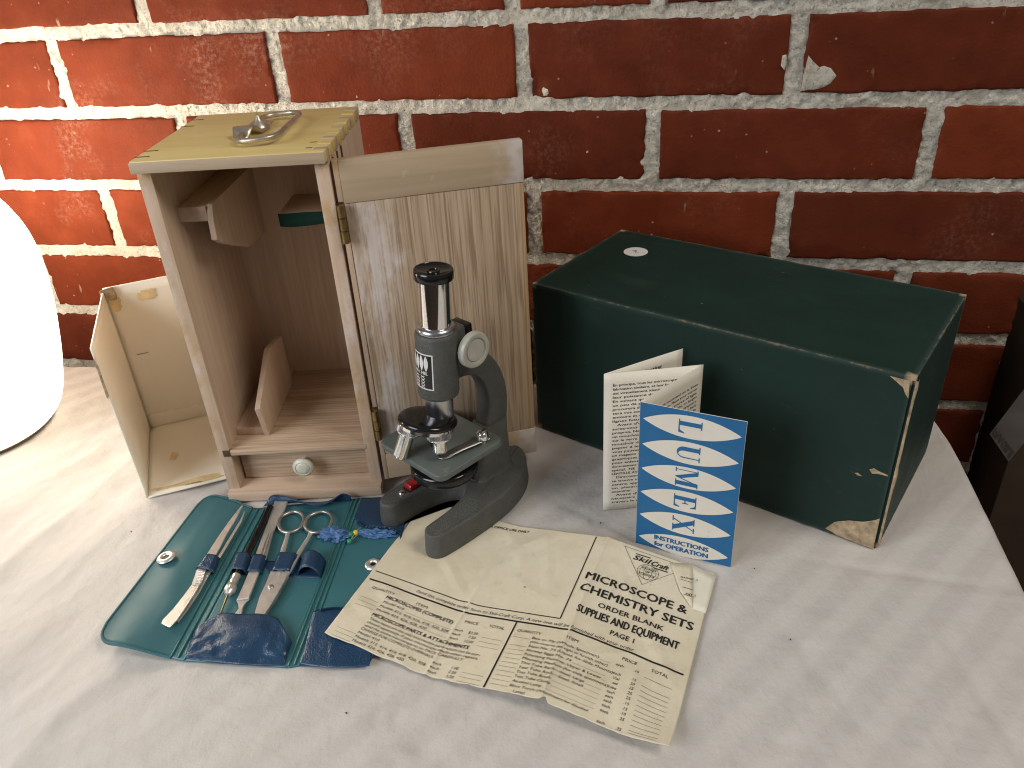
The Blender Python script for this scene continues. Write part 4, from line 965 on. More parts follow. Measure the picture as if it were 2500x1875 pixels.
# scalpel
sp_, o_ = at_base('scalpel', 1180, 600, 'flat steel scalpel with fluted handle between needle and scissors', 'scalpel')
px_prism('handle', [(1305, 130), (1392, 132), (1372, 190), (1325, 270), (1290, 350), (1262, 430), (1240, 505), (1196, 622), (1170, 690), (1132, 788), (1045, 800), (1095, 690), (1122, 622), (1168, 505), (1210, 390), (1255, 270), (1285, 190)], 2.4, 4.2, MAT['steel'], sp_, o_, bev=0.5)
px_prism('blade', [(1045, 800), (1132, 790), (1112, 808), (1092, 836), (1080, 890), (1062, 920), (1025, 920), (1038, 880), (1060, 850), (1056, 818)], 2.5, 3.6, MAT['steel'], sp_, o_, bev=0.3)
for k in range(3):
    a = [(1225+k*22, 520-k*2), (1262+k*18, 410), (1290+k*16, 335-k*6)]
    tube('flute', [W5(p[0]-28, p[1], 4.3) for p in a], [0.35, 0.55, 0.2], MAT['old_steel'], sp_, seg=8, origin=o_)
# scissors
ss, o_ = at_base('scissors', 1340, 600, 'steel dissecting scissors with round finger rings in the wallet', 'scissors')
def ring_px(pts, z, r):
    P = [W5(p[0], p[1], z) for p in pts]; P = np.array(P); C0 = P.mean(0); n = 40; m = len(P)
    cc = [P[i % m] for i in range(m)]; out = []
    for i in range(n):
        t = i*m/n; k = int(t); a = t-k; p0, p1, p2, p3 = cc[(k-1) % m], cc[k % m], cc[(k+1) % m], cc[(k+2) % m]
        out.append(0.5*((2*p1)+(-p0+p2)*a+(2*p0-5*p1+4*p2-p3)*a*a+(-p0+3*p1-3*p2+p3)*a**3))
    return out
tube('finger_ring', ring_px([(1425, 192), (1478, 205), (1497, 245), (1470, 300), (1410, 330), (1350, 322), (1330, 280), (1350, 225)], 4.2, 0), 1.25, MAT['old_steel'], ss, seg=12, closed=True, origin=o_)
tube('finger_ring', ring_px([(1610, 192), (1665, 202), (1690, 238), (1670, 295), (1610, 328), (1545, 328), (1506, 290), (1532, 225)], 4.4, 0), 1.25, MAT['old_steel'], ss, seg=12, closed=True, origin=o_)
tube('shank', [W5(*p, 3.8) for p in ((1392, 328), (1382, 370), (1362, 440), (1345, 500), (1345, 600), (1330, 660))], [1.7, 1.5, 1.8, 2.3, 2.8, 2.4], MAT['steel'], ss, seg=14, flat=0.6, origin=o_)
tube('shank', [W5(*p, 3.8) for p in ((1548, 330), (1530, 365), (1490, 430), (1450, 495), (1395, 590), (1340, 670))], [1.7, 1.5, 1.7, 1.9, 2.4, 2.2], MAT['steel'], ss, seg=14, flat=0.6, origin=o_)
px_prism('blade', [(1275, 602), (1352, 598), (1392, 612), (1372, 665), (1350, 705), (1330, 740), (1290, 810), (1240, 885), (1205, 935), (1160, 935), (1172, 870), (1200, 775), (1250, 668)], 4.0, 5.2, MAT['steel'], ss, o_, bev=0.3)
px_prism('blade', [(1390, 612), (1400, 640), (1372, 690), (1310, 800), (1250, 890), (1210, 945), (1190, 940), (1290, 800)], 2.6, 3.6, MAT['old_steel'], ss, o_, bev=0.2)
lathe('rivet', [(2.0, 0), (1.9, 0.5), (1.2, 0.9), (0.01, 1.0)], MAT['old_steel'], ss, at=W5(1275, 700, 5.2)-o_, seg=24, smooth=60)
# dressmaking pins with glass heads
for (px, py, col, lab, tip) in ((1848, 333, 'pin_yellow', 'pin with yellow glass head beside the blue tissue', (1800, 400)), (1815, 347, 'pin_green', 'pin with dark green glass head touching the yellow one', (1880, 300)), (1808, 391, 'pin_green', 'lowest pin, its green glass head nearest the press stud', (1860, 350))):
    p = W5(px, py, 3.6); pn = empty('glass_head_pin', p); tag(pn, lab, 'pin', 'glass-headed pins stuck in the wallet')
    bm = bmesh.new(); bmesh.ops.create_uvsphere(bm, u_segments=20, v_segments=12, radius=2.05); bm_obj('pin_head', bm, MAT[col], pn, smooth=180)
    tube('pin_shaft', [p, W5(tip[0], tip[1], 2.2)], 0.3, MAT['steel'], pn, seg=8, origin=p)
# crumpled twists of blue tissue
def tissue(px_c, px_r, z, seed, label, rot=0.0):
    c = W5(px_c[0], px_c[1], z); rx, ry = px_r; V = []; F = []; nu, nv = 40, 22
    for j in range(nv):
        th = math.pi*j/(nv-1)
        for i in range(nu):
            ph = 2*math.pi*i/nu; d = np.array([math.sin(th)*math.cos(ph), math.sin(th)*math.sin(ph), math.cos(th)])
            k = 0.9+0.75*float(fbm(d[0]*1.9+seed, d[1]*1.9, d[2]*1.9, 200+seed, 3))+0.75*abs(float(fbm(d[0]*4, d[1]*4, d[2]*4+seed, 210+seed, 2)))
            k *= 1-0.35*abs(math.sin(ph+rot))*(math.sin(th))
            q = np.array([d[0]*rx, d[1]*ry, max(d[2], -0.35)*3.2])*k
            q = np.array([q[0]*math.cos(rot)-q[1]*math.sin(rot), q[0]*math.sin(rot)+q[1]*math.cos(rot), q[2]]); V.append(q)
    for j in range(nv-1):
        for i in range(nu): F.append((j*nu+i, j*nu+(i+1) % nu, (j+1)*nu+(i+1) % nu, (j+1)*nu+i))
    o = mesh('tissue_twist', V, F, MAT['tissue'], None, smooth=18, loc=c); tag(o, label, 'tissue', 'crumpled blue tissue twists in the wallet'); return o
tissue((1708, 348), (8.8, 7.6), 3.0, 1, 'larger crumpled blue tissue twist beside the right scissors ring', 0.3)
tissue((1985, 342), (14.0, 4.6), 3.2, 4, 'slim twist of blue tissue coming out of the upper right pocket', 0.05)
# ================================================================== lettering: built-in font turned into flat mesh
_txt = {}
def text_shapes(strings):
    """one flat mesh per distinct (string, bold) as (verts Nx2 scaled to cap height 1, faces)"""
    objs = []
    for key in strings:
        s, off = key
        if key in _txt: continue
        cu = bpy.data.curves.new('lettering', 'FONT'); cu.body = s; cu.size = 1.0; cu.resolution_u = 2; cu.fill_mode = 'FRONT'; cu.offset = off
        o = bpy.data.objects.new('lettering', cu); COL.objects.link(o); objs.append((key, o, cu)); _txt[key] = None
    bpy.context.view_layer.update(); dg = bpy.context.evaluated_depsgraph_get()
    for key, o, cu in objs:
        me = o.evaluated_get(dg).to_mesh()
        v = np.zeros(len(me.vertices)*3); me.vertices.foreach_get('co', v); v = v.reshape(-1, 3)[:, :2]
        _txt[key] = (v.copy(), [tuple(p.vertices) for p in me.polygons]); o.evaluated_get(dg).to_mesh_clear()
    for key, o, cu in objs: bpy.data.objects.remove(o); bpy.data.curves.remove(cu)
CAP = None
def lay(items):
    """items: (string, x, y(baseline, downwards), cap height, width or None, opts) -> flat verts (x, y down) and faces"""
    global CAP
    text_shapes([(it[0], 0.0) for it in items]+[('H', 0.0)])
    if CAP is None: CAP = _txt[('H', 0.0)][0][:, 1].max()
    V, F = [], []
    for s, x, y, cap, wid, op in items:
        v, f = _txt[(s, 0.0)]
        if len(v) == 0: continue
        v = v/CAP*cap
        w = v[:, 0].max()-v[:, 0].min(); k = 1.0 if wid is None else wid/w
        X = (v[:, 0]-v[:, 0].min())*k; Yv = v[:, 1]
        X = X+op.get('shear', 0.0)*Yv
        if op.get('right'): X = X-X.max()
        a = math.radians(op.get('rot', 0)); xx = X*math.cos(a)+Yv*math.sin(a); yy = X*math.sin(a)-Yv*math.cos(a)
        bo = op.get('bold', 0.0)*cap*2.2
        for li, (ddx, ddy) in enumerate(((0, 0),) if bo < 0.02*cap else ((0, 0), (bo, 0.0), (-bo, 0.0), (0.0, bo*0.55), (0.0, -bo*0.55))):
            b = len(V); V += list(zip(x+xx+ddx, y+yy+ddy, [float(li)]*len(xx))); F += [tuple(i+b for i in q) for q in f]
    return V, F
def bar(V, F, x0, y0, x1, y1, w, step=2.5):
    d = np.array([x1-x0, y1-y0]); L = np.linalg.norm(d); n = max(2, int(L/step)+1); nn = np.array([-d[1], d[0]])/L*w/2; b = len(V)
    for t in np.linspace(0, 1, n): p = np.array([x0, y0])+d*t; V += [(*(p+nn), 0.0), (*(p-nn), 0.0)]
    for i in range(n-1): F.append((b+2*i, b+2*i+1, b+2*i+3, b+2*i+2))

# ================================================================== order form on the table
PT = [np.array(p) for p in ((307, -234, 1.3), T(1262, 1284, 1.0), T(1485, 1311, 7.5), T(1745, 1400, 1.0))]
PB = [np.array(p) for p in (T(791, 1546, 6.0), T(1040, 1650, 1.0), T(1318, 1709, 10.0), T(1634, 1844, 2.5))]
US = np.array([0, 72, 140, 212.0]); PH = 137.0
def form(U, v, off=0.0):
    U = np.atleast_1d(np.asarray(U, float)); v = np.atleast_1d(np.asarray(v, float))
    i = np.clip(np.searchsorted(US, U, side='right')-1, 0, 2); a = (U-US[i])/(US[i+1]-US[i]); b = v/PH
    Ta, Ba = np.array(PT), np.array(PB)
    # panels sag between the folds
    p = (1-b)[:, None]*((1-a)[:, None]*Ta[i]+a[:, None]*Ta[i+1])+b[:, None]*((1-a)[:, None]*Ba[i]+a[:, None]*Ba[i+1])
    ac = np.clip(a, 0, 1)
    fold1 = np.exp(-np.abs(U-72)/1.5); fold2 = np.exp(-np.abs(U-140)/1.5)
    z = p[:, 2] + 1.5*fold1*(0.4+0.6*b) + 0.8*fold2
    z = z + 0.40*fbm(U/26, v/22, 0, 301, 3)*np.clip(np.minimum(ac, 1-ac)*6, 0, 1)
    wob = 2.2*fbm(U/18, v/18, 0, 317, 3)
    for (x0, y0, x1, y1, w, d) in ((78, 30, 72, 78, 2.2, 1.3), (84, 20, 92, 42, 2.4, 1.0), (80, 22, 66, 6, 2.5, 0.9), (84, 22, 100, 4, 2.5, 0.9), (14, 88, 30, 96, 2.0, .7), (30, 96, 22, 122, 1.6, .5), (4, 104, 20, 112, 1.6, .6), (183, 92, 186, 124, 2.6, .8), (60, 128, 48, 137, 1.6, .9), (150, 20, 205, 95, 1.4, .5), (150, 100, 208, 70, 1.3, .5), (165, 137, 200, 88, 1.3, .5), (90, 50, 128, 70, 1.4, .4), (100, 12, 118, 60, 1.3, .45), (28, 40, 66, 74, 1.4, .5), (110, 100, 136, 128, 1.3, .45)):
        dx, dy = x1-x0, y1-y0; t = np.clip(((U-x0)*dx+(v-y0)*dy)/(dx*dx+dy*dy), 0, 1); dd = np.abs(np.hypot(U-x0-t*dx, v-y0-t*dy)+wob*(dx*dx+dy*dy > 400)); ww = 4.2*w; z = z + 1.35*d*np.maximum(0, 1-dd/ww)*np.sin(np.pi*np.clip(t, 0.08, 0.92))**0.5
    # lower right corner curls up
    q = np.clip(((U-194)+(v-118))/37.0, 0, 1); z = z + 7.0*q*q
    # flat where the microscope stands
    fx, fy = p[:, 0]-306.3, p[:, 1]+277.5; a56 = math.radians(56); tx = fx*math.cos(a56)+fy*math.sin(a56); ty = -fx*math.sin(a56)+fy*math.cos(a56)
    inside = 1/(1+np.exp((np.maximum(np.maximum(-4-tx, tx-118), np.abs(ty)-35))/2.5))
    z = z*(1-inside)+np.minimum(z, 1.45)*inside
    z = np.maximum(z, 0.35)
    p = p.copy(); p[:, 2] = z+off
    return p
FO = PT[0]*0.25+PT[3]*0.25+PB[0]*0.25+PB[3]*0.25; FO[2] = 0
of = empty('order_form', FO)
us = np.unique(np.concatenate([np.arange(0, 212.1, 0.8), US])); vs_ = np.arange(0, 137.05, 0.8)
GU, GV = np.meshgrid(us, vs_)
GUe, GVe = GU.copy(), GV.copy()
GVe = GVe + np.where(GV > 130, 0.6*fbm(GU/7, 0*GU, 0, 321, 3)*(GV-130)/7, 0)
GVe = GVe - np.where((GV > 126), 3.0*np.exp(-((GU-142)/1.6)**2)*(GV-126)/11, 0)
P = form(GUe.ravel(), GVe.ravel())
solidify(mesh('sheet', P, grid_faces(len(us), len(vs_), True), MAT['paper'], of, smooth=180, origin=FO), 0.14)
def printed(name, V, F, mat, off=0.28, parent=None):
    V = np.array(V); o3 = off+(V[:, 2]*0.012 if V.shape[1] > 2 else 0.0); return mesh(name, form(V[:, 0], V[:, 1], o3), F, mat, parent or of, origin=FO)
IT = {'shear': 0.22}; 
big = [('MICROSCOPE &', 136.5, 42.0, 6.0, 65, {'bold': 0.020}), ('CHEMISTRY SETS', 136.0, 53.0, 6.0, 71.5, {'bold': 0.020}), ('ORDER BLANK', 150.5, 61.4, 3.6, 41, {'bold': 0.014}),
       ('SUPPLIES AND EQUIPMENT', 139.5, 70.6, 5.6, 63, {'bold': 0.018}), ('PAGE 1', 163, 78.2, 3.4, 14.5, {'bold': 0.012})]
V, F = lay(big)
V2, F2 = lay([('R OFFICE USE ONLY', 55.5, 9.0, 2.2, 28.5, {'rot': -6, 'bold': 0.014}), ('Send this complete order form to Skil-Craft Corp. A new one will be furnished with your order', 36, 84.2, 2.3, 143, {'shear': .22, 'bold': 0.008}),
       ('MICROSCOPES (COMPLETE)', 21, 97.6, 2.5, 48, {'bold': 0.018, 'shear': .12}), ('MICROSCOPE PARTS & ATTACHMENTS', 20, 113.4, 2.5, 67, {'bold': 0.018, 'shear': .12})])
F += [tuple(i+len(V) for i in f) for f in F2]; V = list(V)+list(V2)
bar(V, F, 132, 1.5, 132, 78.5, 0.75); bar(V, F, 2.5, 79.2, 131.6, 78.6, 0.65); bar(V, F, 2.5, 87.0, 141, 86.0, 1.15); bar(V, F, 141, 85.4, 209, 86.0, 1.15); bar(V, F, 107.3, 87.0, 107.3, 136.6, 1.0)
printed('heading_print', V, F, MAT['ink'])
B = {'bold': 0.004, 'shear': .16}; R = {'bold': 0.004, 'shear': .1, 'right': True}
small = [('QUANTITY', 8, 93.6, 2.0, 17, {}), ('ITEM', 41, 93.6, 2.0, 8, {}), ('PRICE', 76, 94.4, 2.1, 9, {}), ('TOTAL', 92, 94.4, 2.1, 10, {}),
  ('Model 410', 21, 101.2, 1.9, 15, B), ('Models 412, 414, 416, 418, 420, 508', 20.5, 104.8, 1.9, 49, B), ('Models 424, 426, 428, 430', 20, 108.3, 1.9, 36, B),
  ('These items are the only microscope parts which can be pur-', 20, 116.6, 1.9, 76, B), ('chased separately. If your microscope needs other repairs,', 20, 119.4, 1.9, 76, B), ('send the entire microscope to us. PACK CAREFULLY.', 20, 122.2, 1.9, 68, B),
  ('CHARGE FOR COMPLETE OVERHAUL:', 19, 125.2, 2.0, 52, B), ('Model 410', 19, 128.4, 1.9, 15, B), ('Models 412, 414, 416, 418, 420, 508', 19, 131.6, 1.9, 49, B), ('Models 424, 426, 428, 430', 19, 134.8, 1.9, 36, B)]
for y, pr_ in ((101.6, '$3.50'), (105.0, '7.50'), (108.4, '12.00')): small += [('each', 78, y, 1.8, 5.2, R), (pr_, 88, y+0.3, 1.9, None, R)]
for y, pr_ in ((128.6, '1.00'), (131.8, '2.50'), (135.0, '3.50')): small += [('each', 77, y, 1.8, 5.2, R), (pr_, 88, y+0.3, 1.9, None, R)]
small += [('QUANTITY', 110, 93.6, 2.0, 15, {}), ('ITEM', 140.5, 92.4, 2.0, 7, {}), ('PRICE', 174.5, 92.4, 2.1, 8.6, {}), ('TOTAL', 191.5, 92.6, 2.1, 10, {})]
rows = [('Bee or Fly (Whole Specimen)', 97.4, 'each', '.15', 41), ('(We reserve the right to furnish either)', 100.5, None, None, 47), ('Stain No. 73 (Liquid, for Slide Mounts)', 103.6, 'each', '.15', 51), ('Shrimp Eggs No. 74', 106.8, 'Vial', '.50', 27), ('Polarizing Fixtures, Upper & Lower', 110.0, 'set', '.25', 46), ('Mounting Medium (for slide specimens)', 113.2, 'tube', '.25', 51), ('Test Tube Rack\u2014Steel, Large', 116.4, 'each', '.25', 38), ('Test Tube Rack\u2014Steel, Small', 119.6, 'each', '.15', 38), ('Test Tube Brush', 122.8, 'each', '.15', 20), ('Test Tube Clamp', 126.0, 'each', '.10', 21), ('Alcohol Lamp', 129.3, 'each', '.25', 17), ('Blow Torch (Attachment for Alcohol', 132.6, None, None, 45)]
for s, y, e, pr_, w in rows:
    small.append((s, 120.8, y, 1.75, w, B))
    if e: small += [(e, 176.5, y-0.2, 1.75, None, R), (pr_, 185.5, y, 1.75, None, R)]
small += [('Lamp)', 124, 135.9, 1.75, 6.5, B), ('each', 176.5, 135.8, 1.75, None, R), ('.25', 185.5, 135.6, 1.75, None, R)]
V, F = lay(small)
printed('body_print', V, F, MAT['ink_soft'] if False else MAT['ink'])
V, F = [], []
for y in (102.4, 105.8, 109.2, 129.4, 132.6, 135.8):
    bar(V, F, 5, y, 18.5, y, 0.16); bar(V, F, 91, y+0.3, 104, y+0.3, 0.16)
    if y < 110: bar(V, F, 38, y-0.8, 71, y-0.4, 0.13)
for i, (s, y, e, pr_, w) in enumerate(rows):
    if i == 1: continue
    bar(V, F, 109.5, y+0.5, 120, y+0.5, 0.16); bar(V, F, 189, y+0.7, 205, y+0.9, 0.18)
    if e and w < 48: bar(V, F, 121.5+w, y+0.1, 169, y+0.1, 0.12)
bar(V, F, 189, 135.0, 204, 135.0, 0.18)
tag(printed('ruled_lines', V, F, MAT['ink_soft']), kind='stuff')
# maker's mark: thin triangle with a globe
V, F = lay([('Skil', 160.2, 12.0, 4.1, 10.6, {'bold': 0.022, 'shear': .35}), ('Craft', 172.0, 12.2, 4.1, 11.2, {'bold': 0.022, 'shear': .35}), ('WORLD', 167.2, 17.4, 1.5, 9.4, {'bold': 0.012}), ('OF', 170.6, 20.2, 1.5, 2.8, {'bold': 0.012}), ('SCIENCE', 166.8, 22.8, 1.4, 10.4, {'bold': 0.012})])
bar(V, F, 161, 6.6, 171, 6.2, 0.7); bar(V, F, 174.5, 13.9, 184, 13.6, 0.8)
for a, b in (((152.5, 3.2), (171.2, 31.2)), ((171.2, 31.2), (188.5, 11.5)), ((152.5, 3.2), (186, 3.5))): bar(V, F, *a, *b, 0.22)
def ell(cx, cy, rx, ry, w=0.22, n=40):
    pts = [(cx+rx*math.cos(2*math.pi*k/n), cy+ry*math.sin(2*math.pi*k/n)) for k in range(n+1)]
    for p, q in zip(pts[:-1], pts[1:]): bar(V, F, *p, *q, w, 9)
ell(172.2, 19.4, 6.9, 6.6); ell(172.2, 19.4, 2.6, 6.6); ell(172.2, 19.4, 5.2, 6.6, .15)
bar(V, F, 165.4, 18.4, 179, 18.4, .15); bar(V, F, 165.6, 21.1, 178.8, 21.1, .15); bar(V, F, 167.2, 15.2, 177.4, 15.2, .15)
printed('makers_mark', V, F, MAT['ink'])
# corner folded over, its back showing, and the clean paper under the tear
def form_poly(name, pts, off, mat, sub=7, lift=None):
    a, b, c, d = [np.array(p, float) for p in pts]; V = []
    for j in range(sub):
        for i in range(sub):
            u, v = i/(sub-1), j/(sub-1); V.append((1-v)*((1-u)*a+u*b)+v*((1-u)*d+u*c))
    V = np.array(V); Pp = form(V[:, 0], V[:, 1], off)
    if lift is not None: Pp[:, 2] += lift(V)
    return solidify(mesh(name, Pp, grid_faces(sub, sub, True), mat, of, smooth=180, origin=FO), 0.12)
form_poly('torn_corner', [(196, -0.6), (213.2, 2.5), (212.6, 36), (203.5, 36.5)], 0.35, MAT['paper_white'])
fc = form_poly('folded_corner', [(183.5, 4.5), (197, -1.0), (204.2, 36.5), (194.5, 26)], 0.5, MAT['paper'], lift=lambda V: 1.2*np.clip((V[:, 0]-186)/18, 0, 1)*np.sin(np.clip(V[:, 1]/36, 0, 1)*math.pi))
V, F = lay([('s above', 203.3, 12.2, 1.9, 11, {'rot': 172}), ('1.00', 204.2, 25.4, 2.0, 6, {'rot': 172})])
bar(V, F, 192.5, 16.4, 200.5, 16.4, .25); bar(V, F, 195.5, 22.4, 202.3, 22.4, .35); bar(V, F, 197, 28.0, 203, 28.0, .25)
Va = np.array(V); Pp = form(Va[:, 0], Va[:, 1], 0.75); Pp[:, 2] += 1.2*np.clip((Va[:, 0]-186)/18, 0, 1)*np.sin(np.clip(Va[:, 1]/36, 0, 1)*math.pi)
mesh('back_print', Pp, F, MAT['ink'], of, origin=FO)
V = [(101+0.9*math.cos(a)*(1+.4*math.sin(3*a)), 57.5+0.5*math.sin(a)) for a in np.linspace(0, 6.28, 13)[:-1]]; printed('rust_spot', V, [tuple(range(12))], MAT['orange_spot'])
tag(of, 'yellowed creased order form lying in front of the microscope', 'paper')

# ================================================================== folded instruction leaflet standing up
BK = [np.array(p) for p in ((523.0, -276.8), (461.4, -260.9), (499.6, -211.6), (436.8, -229.6), (486.6, -190.6))]; BH = 112.4
LO = np.array([480.0, -245.0, 0.0])
lf = empty('instruction_leaflet', LO)
def face_map(i, flip):
    """(x mm from left as read, y mm down) -> world, for panel i; outward normal toward the reader"""
    a, b = (BK[i+1], BK[i]) if flip else (BK[i], BK[i+1])
    d = (b-a)/np.linalg.norm(b-a); nrm = np.array([d[1], -d[0]]); W_ = np.linalg.norm(b-a)
    def f(V, off):
        V = np.atleast_2d(np.asarray(V, float)); bow = 1.1*np.sin(np.clip(V[:, 0]/W_, 0, 1)*math.pi)*(0.4+0.6*V[:, 1]/BH)*(1 if i % 2 == 0 else -1)
        o3 = off+(V[:, 2:3]*0.012 if V.shape[1] > 2 else 0.0)
        xy = a[None]+d[None]*V[:, :1]+nrm[None]*(o3+bow[:, None]*0.5)
        return np.concatenate([xy, (BH-V[:, 1:2])+0.3], 1)
    return f, W_
flips = {0: True, 1: False, 2: True, 3: False}
for i in range(4):
    f, W_ = face_map(i, flips[i]); nu, nv = 13, 15
    V = [(W_*u/(nu-1), BH*v/(nv-1)) for v in range(nv) for u in range(nu)]
    pn = mesh('leaflet_page', f(V, 0.0), grid_faces(nu, nv), MAT['leaflet'], lf, smooth=180, origin=LO); solidify(pn, 0.25, 0.0)
    if i == 0: cover = pn
    elif i == 2: page_fr = pn
    elif i == 1: page_en = pn
    else: page_back = pn
# cover art: blue field with six white lens shapes carrying the letters
f0, W0 = face_map(0, True)
nu, nv = 33, 57
V = [(W0*u/(nu-1)*0.996+0.1, BH*v/(nv-1)*0.998+0.1) for v in range(nv) for u in range(nu)]
cv_ = mesh('blue_field', f0(V, 0.30), grid_faces(nu, nv), MAT['blue_ink'], cover, smooth=180, origin=LO)
for k in range(6):
    yc = 11.3+k*18.75; n = 36; top_ = [(2.2+(W0-4.4)*t, yc-8.1*(1-(2*t-1)**2)**0.93) for t in np.linspace(0, 1, n)]; bot_ = [(x, 2*yc-y) for x, y in top_]
    V = []
    for (a, b) in zip(top_, bot_): V += [a, ((a[0]+b[0])/2, (a[1]*2+b[1])/3), ((a[0]+b[0])/2, (a[1]+b[1]*2)/3), b]
    mesh('white_lens', f0(V, 0.42), [(4*i+j, 4*i+j+1, 4*i+j+5, 4*i+j+4) for i in range(n-1) for j in range(3)], MAT['leaflet'], cv_, smooth=180, origin=LO)
# slab-contrast roman capitals, drawn on a unit cap height; turned a quarter clockwise
def letter(ch):
    R_ = lambda x0, y0, x1, y1: [(x0, y0), (x1, y0), (x1, y1), (x0, y1)]
    if ch == 'L': return [R_(0, 0, .46, .05), R_(.1, .05, .33, .95), R_(0, .95, .44, 1), [(.46, 0), (.72, 0), (.76, .26), (.71, .26), (.60, .07), (.46, .05)]]
    if ch == 'U':
        o = [(.1, .95), (.1, .30)]+[(.42-.32*math.cos(a), .30-.31*math.sin(a)) for a in np.linspace(0, math.pi, 16)]+[(.74, .95)]
        i_ = [(.33, .95), (.33, .32)]+[(.505-.175*math.cos(a), .32-.26*math.sin(a)) for a in np.linspace(0, math.pi, 16)]+[(.69, .95)]
        strips = [[o[k], o[k+1], i_[k+1], i_[k]] for k in range(len(o)-1)]
        return strips+[R_(0, .95, .40, 1), R_(.58, .95, .86, 1)]
    if ch == 'M': return [R_(.08, .05, .12, .95), R_(0, 0, .24, .05), R_(0, .95, .26, 1), [(.08, 1), (.30, 1), (.61, .22), (.50, 0)], [(.50, 0), (.55, 0), (.86, .95), (.80, .95)], R_(.76, .05, .99, .95), R_(.68, 0, 1.06, .05), R_(.80, .95, 1.06, 1)]
    if ch == 'E': return [R_(.1, .05, .33, .95), R_(0, 0, .5, .05), R_(0, .95, .5, 1), R_(.29, .48, .48, .53), [(.48, .36), (.52, .36), (.52, .66), (.48, .66), (.44, .53), (.44, .48)], [(.5, 0), (.74, 0), (.78, .27), (.73, .27), (.62, .07), (.5, .05)], [(.5, 1), (.71, 1), (.74, .75), (.69, .75), (.60, .93), (.5, .95)]]
    if ch == 'X': return [[(.06, .96), (.34, .96), (.87, .04), (.57, .04)], [(.70, .96), (.76, .96), (.20, .04), (.13, .04)], R_(0, .95, .42, 1), R_(.56, .95, .88, 1), R_(0, 0, .32, .05), R_(.48, 0, .92, .05)]
for k, ch in enumerate('LUMEX'):
    yc = 11.3+k*18.75; polys = letter(ch); ws = max(p[0] for q in polys for p in q); CAPH = 14.2; x0 = 24.2; V, F = [], []
    for q in polys:
        b = len(V)
        for (x, y) in q: V.append((x0+y*CAPH, yc+(x-ws/2)*CAPH*0.92))
        F.append(tuple(range(b, b+len(q))))
    mesh('cover_letter', f0(V, 0.56), F, MAT['blue_ink'], cv_, origin=LO)
V, F = lay([('INSTRUCTIONS', 13.0, 104.0, 3.5, 35.5, {'bold': 0.034}), ('for OPERATION', 13.0, 109.3, 3.5, 35.5, {'bold': 0.034})])
mesh('cover_title', f0(V, 0.56), F, MAT['blue_ink'], cv_, origin=LO)
# inside pages
fr = ["En principe, tous les microscopes sont de", "fabrication similaire, et leur fonctionnement", "est virtuellement identique quelque soit", "leur puissance de grossissement.", "En suivant quelques r\u00e8gles et avec", "un peu de pr\u00e9caution, il vous", "procurera des heures, augmen-", "tera vos connaissances qui vous", "entoure et vous permettra les", "lignes futures.", "   Avant d'utiliser, vous as-", "surez-vous que tout soit", "propres. Ne nettoyez pas avec", "un mouchoir de coton ou frotter", "sur le verre endommage. Un", "mouchoir de toile ou bien", "papier \u00e0 lentille, que", "vous pouvez acheter dans", "un magasin d'optique ou photo-", "graphiques. Soufflez dessus", "pour enlever la poussi\u00e8re", "doucement avec le papier", "sp\u00e9cial.  NE  TOUCHEZ PAS", "LENTILLE AVEC LES DOIGTS.", "   Directement sous le tube", "se trouve un plateau au", "centre, appel\u00e9 \"platine\" o\u00f9", "on  placera  la  plaque \u00e0", "examiner.", "   Avant d'utiliser, il est", "n\u00e9cessaire de diriger", "travers le trou de la"]
f2, W2 = face_map(2, True); items = []
for k, s in enumerate(fr):
    ind = 3.0 if s.startswith('   ') else 0.0; s2 = s.strip(); w = min(54-ind, len(s2)*1.62)
    items.append((s2, 6.0+ind, 10.0+k*3.12, 1.75, w, {'bold': 0.010}))
V, F = lay(items); mesh('french_text', f2(V, 0.22), F, MAT['ink'], page_fr, smooth=None, origin=LO)
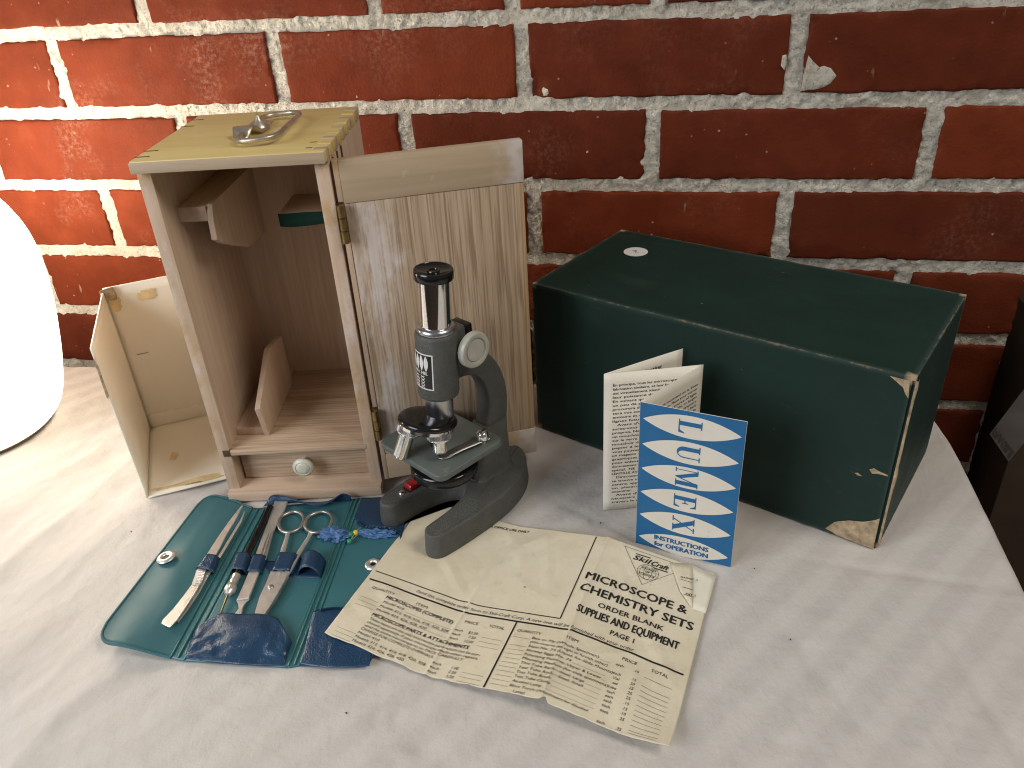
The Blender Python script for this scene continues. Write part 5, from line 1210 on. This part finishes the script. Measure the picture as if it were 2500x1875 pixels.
en = ["but a source mounted on it. Even", "mount the same. Place your mirror", "close to a strong source of light,", "such as a north sky light, or bright", "lamp. Look through the eyepiece", "and tilt the mirror until the field", "is evenly lit. Put a prepared slide", "on the stage and hold it with the", "clips. Lower the tube slowly, then", "raise it until the object is clear."]
f1, W1 = face_map(1, False)
V, F = lay([(s, 5.5, 13.5+k*3.2, 1.75, 52, {'bold': 0.012}) for k, s in enumerate(en)]); mesh('english_text', f1(V, 0.22), F, MAT['ink'], page_en, origin=LO)
f3, W3 = face_map(3, False)
V, F = lay([('Illuminating', 24, 9.5, 2.6, 22, {'bold': 0.02})]); mesh('heading_text', f3(V, 0.22), F, MAT['ink'], page_back, origin=LO)
tag(lf, 'blue and white instruction leaflet standing folded in a zigzag before green box', 'leaflet')

# ---- lettering on the microscope label and on the far carton's label
lb, on_body, LA0, LA1, LH0, LH1 = LABEL_SPEC
def wrap(items, name):
    V, F = lay(items); mesh(name, [on_body(LA0+x/13.7*180/math.pi, LH1-y, 0.26+l*0.01) for x, y, l in V], F, MAT['label_white'], lb)
Wl_ = (LA1-LA0)*math.pi/180*13.7
wrap([('TREI 1 HEL', Wl_-17, 14.6, 2.1, 13.2, {'bold': 0.03})], 'label_print')
wrap([(s, Wl_-17.5, 17.4+k*2.25, 1.75, 11.6, {'bold': 0.03}) for k, s in enumerate(('100 X', '200 X', '300 X', '600 X'))], 'label_print')
bx, q = BOXLABEL
ex = (q[3]-q[0])/np.linalg.norm(q[3]-q[0]); ey = (q[1]-q[0])/np.linalg.norm(q[1]-q[0]); Lw = np.linalg.norm(q[1]-q[0])
V, F = lay([('FRAGILE', 2.0, Lw-1.5, 5.5, None, {'bold': 0.03})])
V, F = lay([('FRAGILE', 0.0, 0.0, 6.5, Lw-3, {'bold': 0.03})])
mesh('label_lettering', [q[0]+ey*(1.5+x)+ex*(3.0-y*0+(6.5+y))+np.array([0, -0.4-l*0.02, 0]) for x, y, l in V], F, MAT['ink_soft'], bx)
b_ = bpy.data.objects['label_lettering']
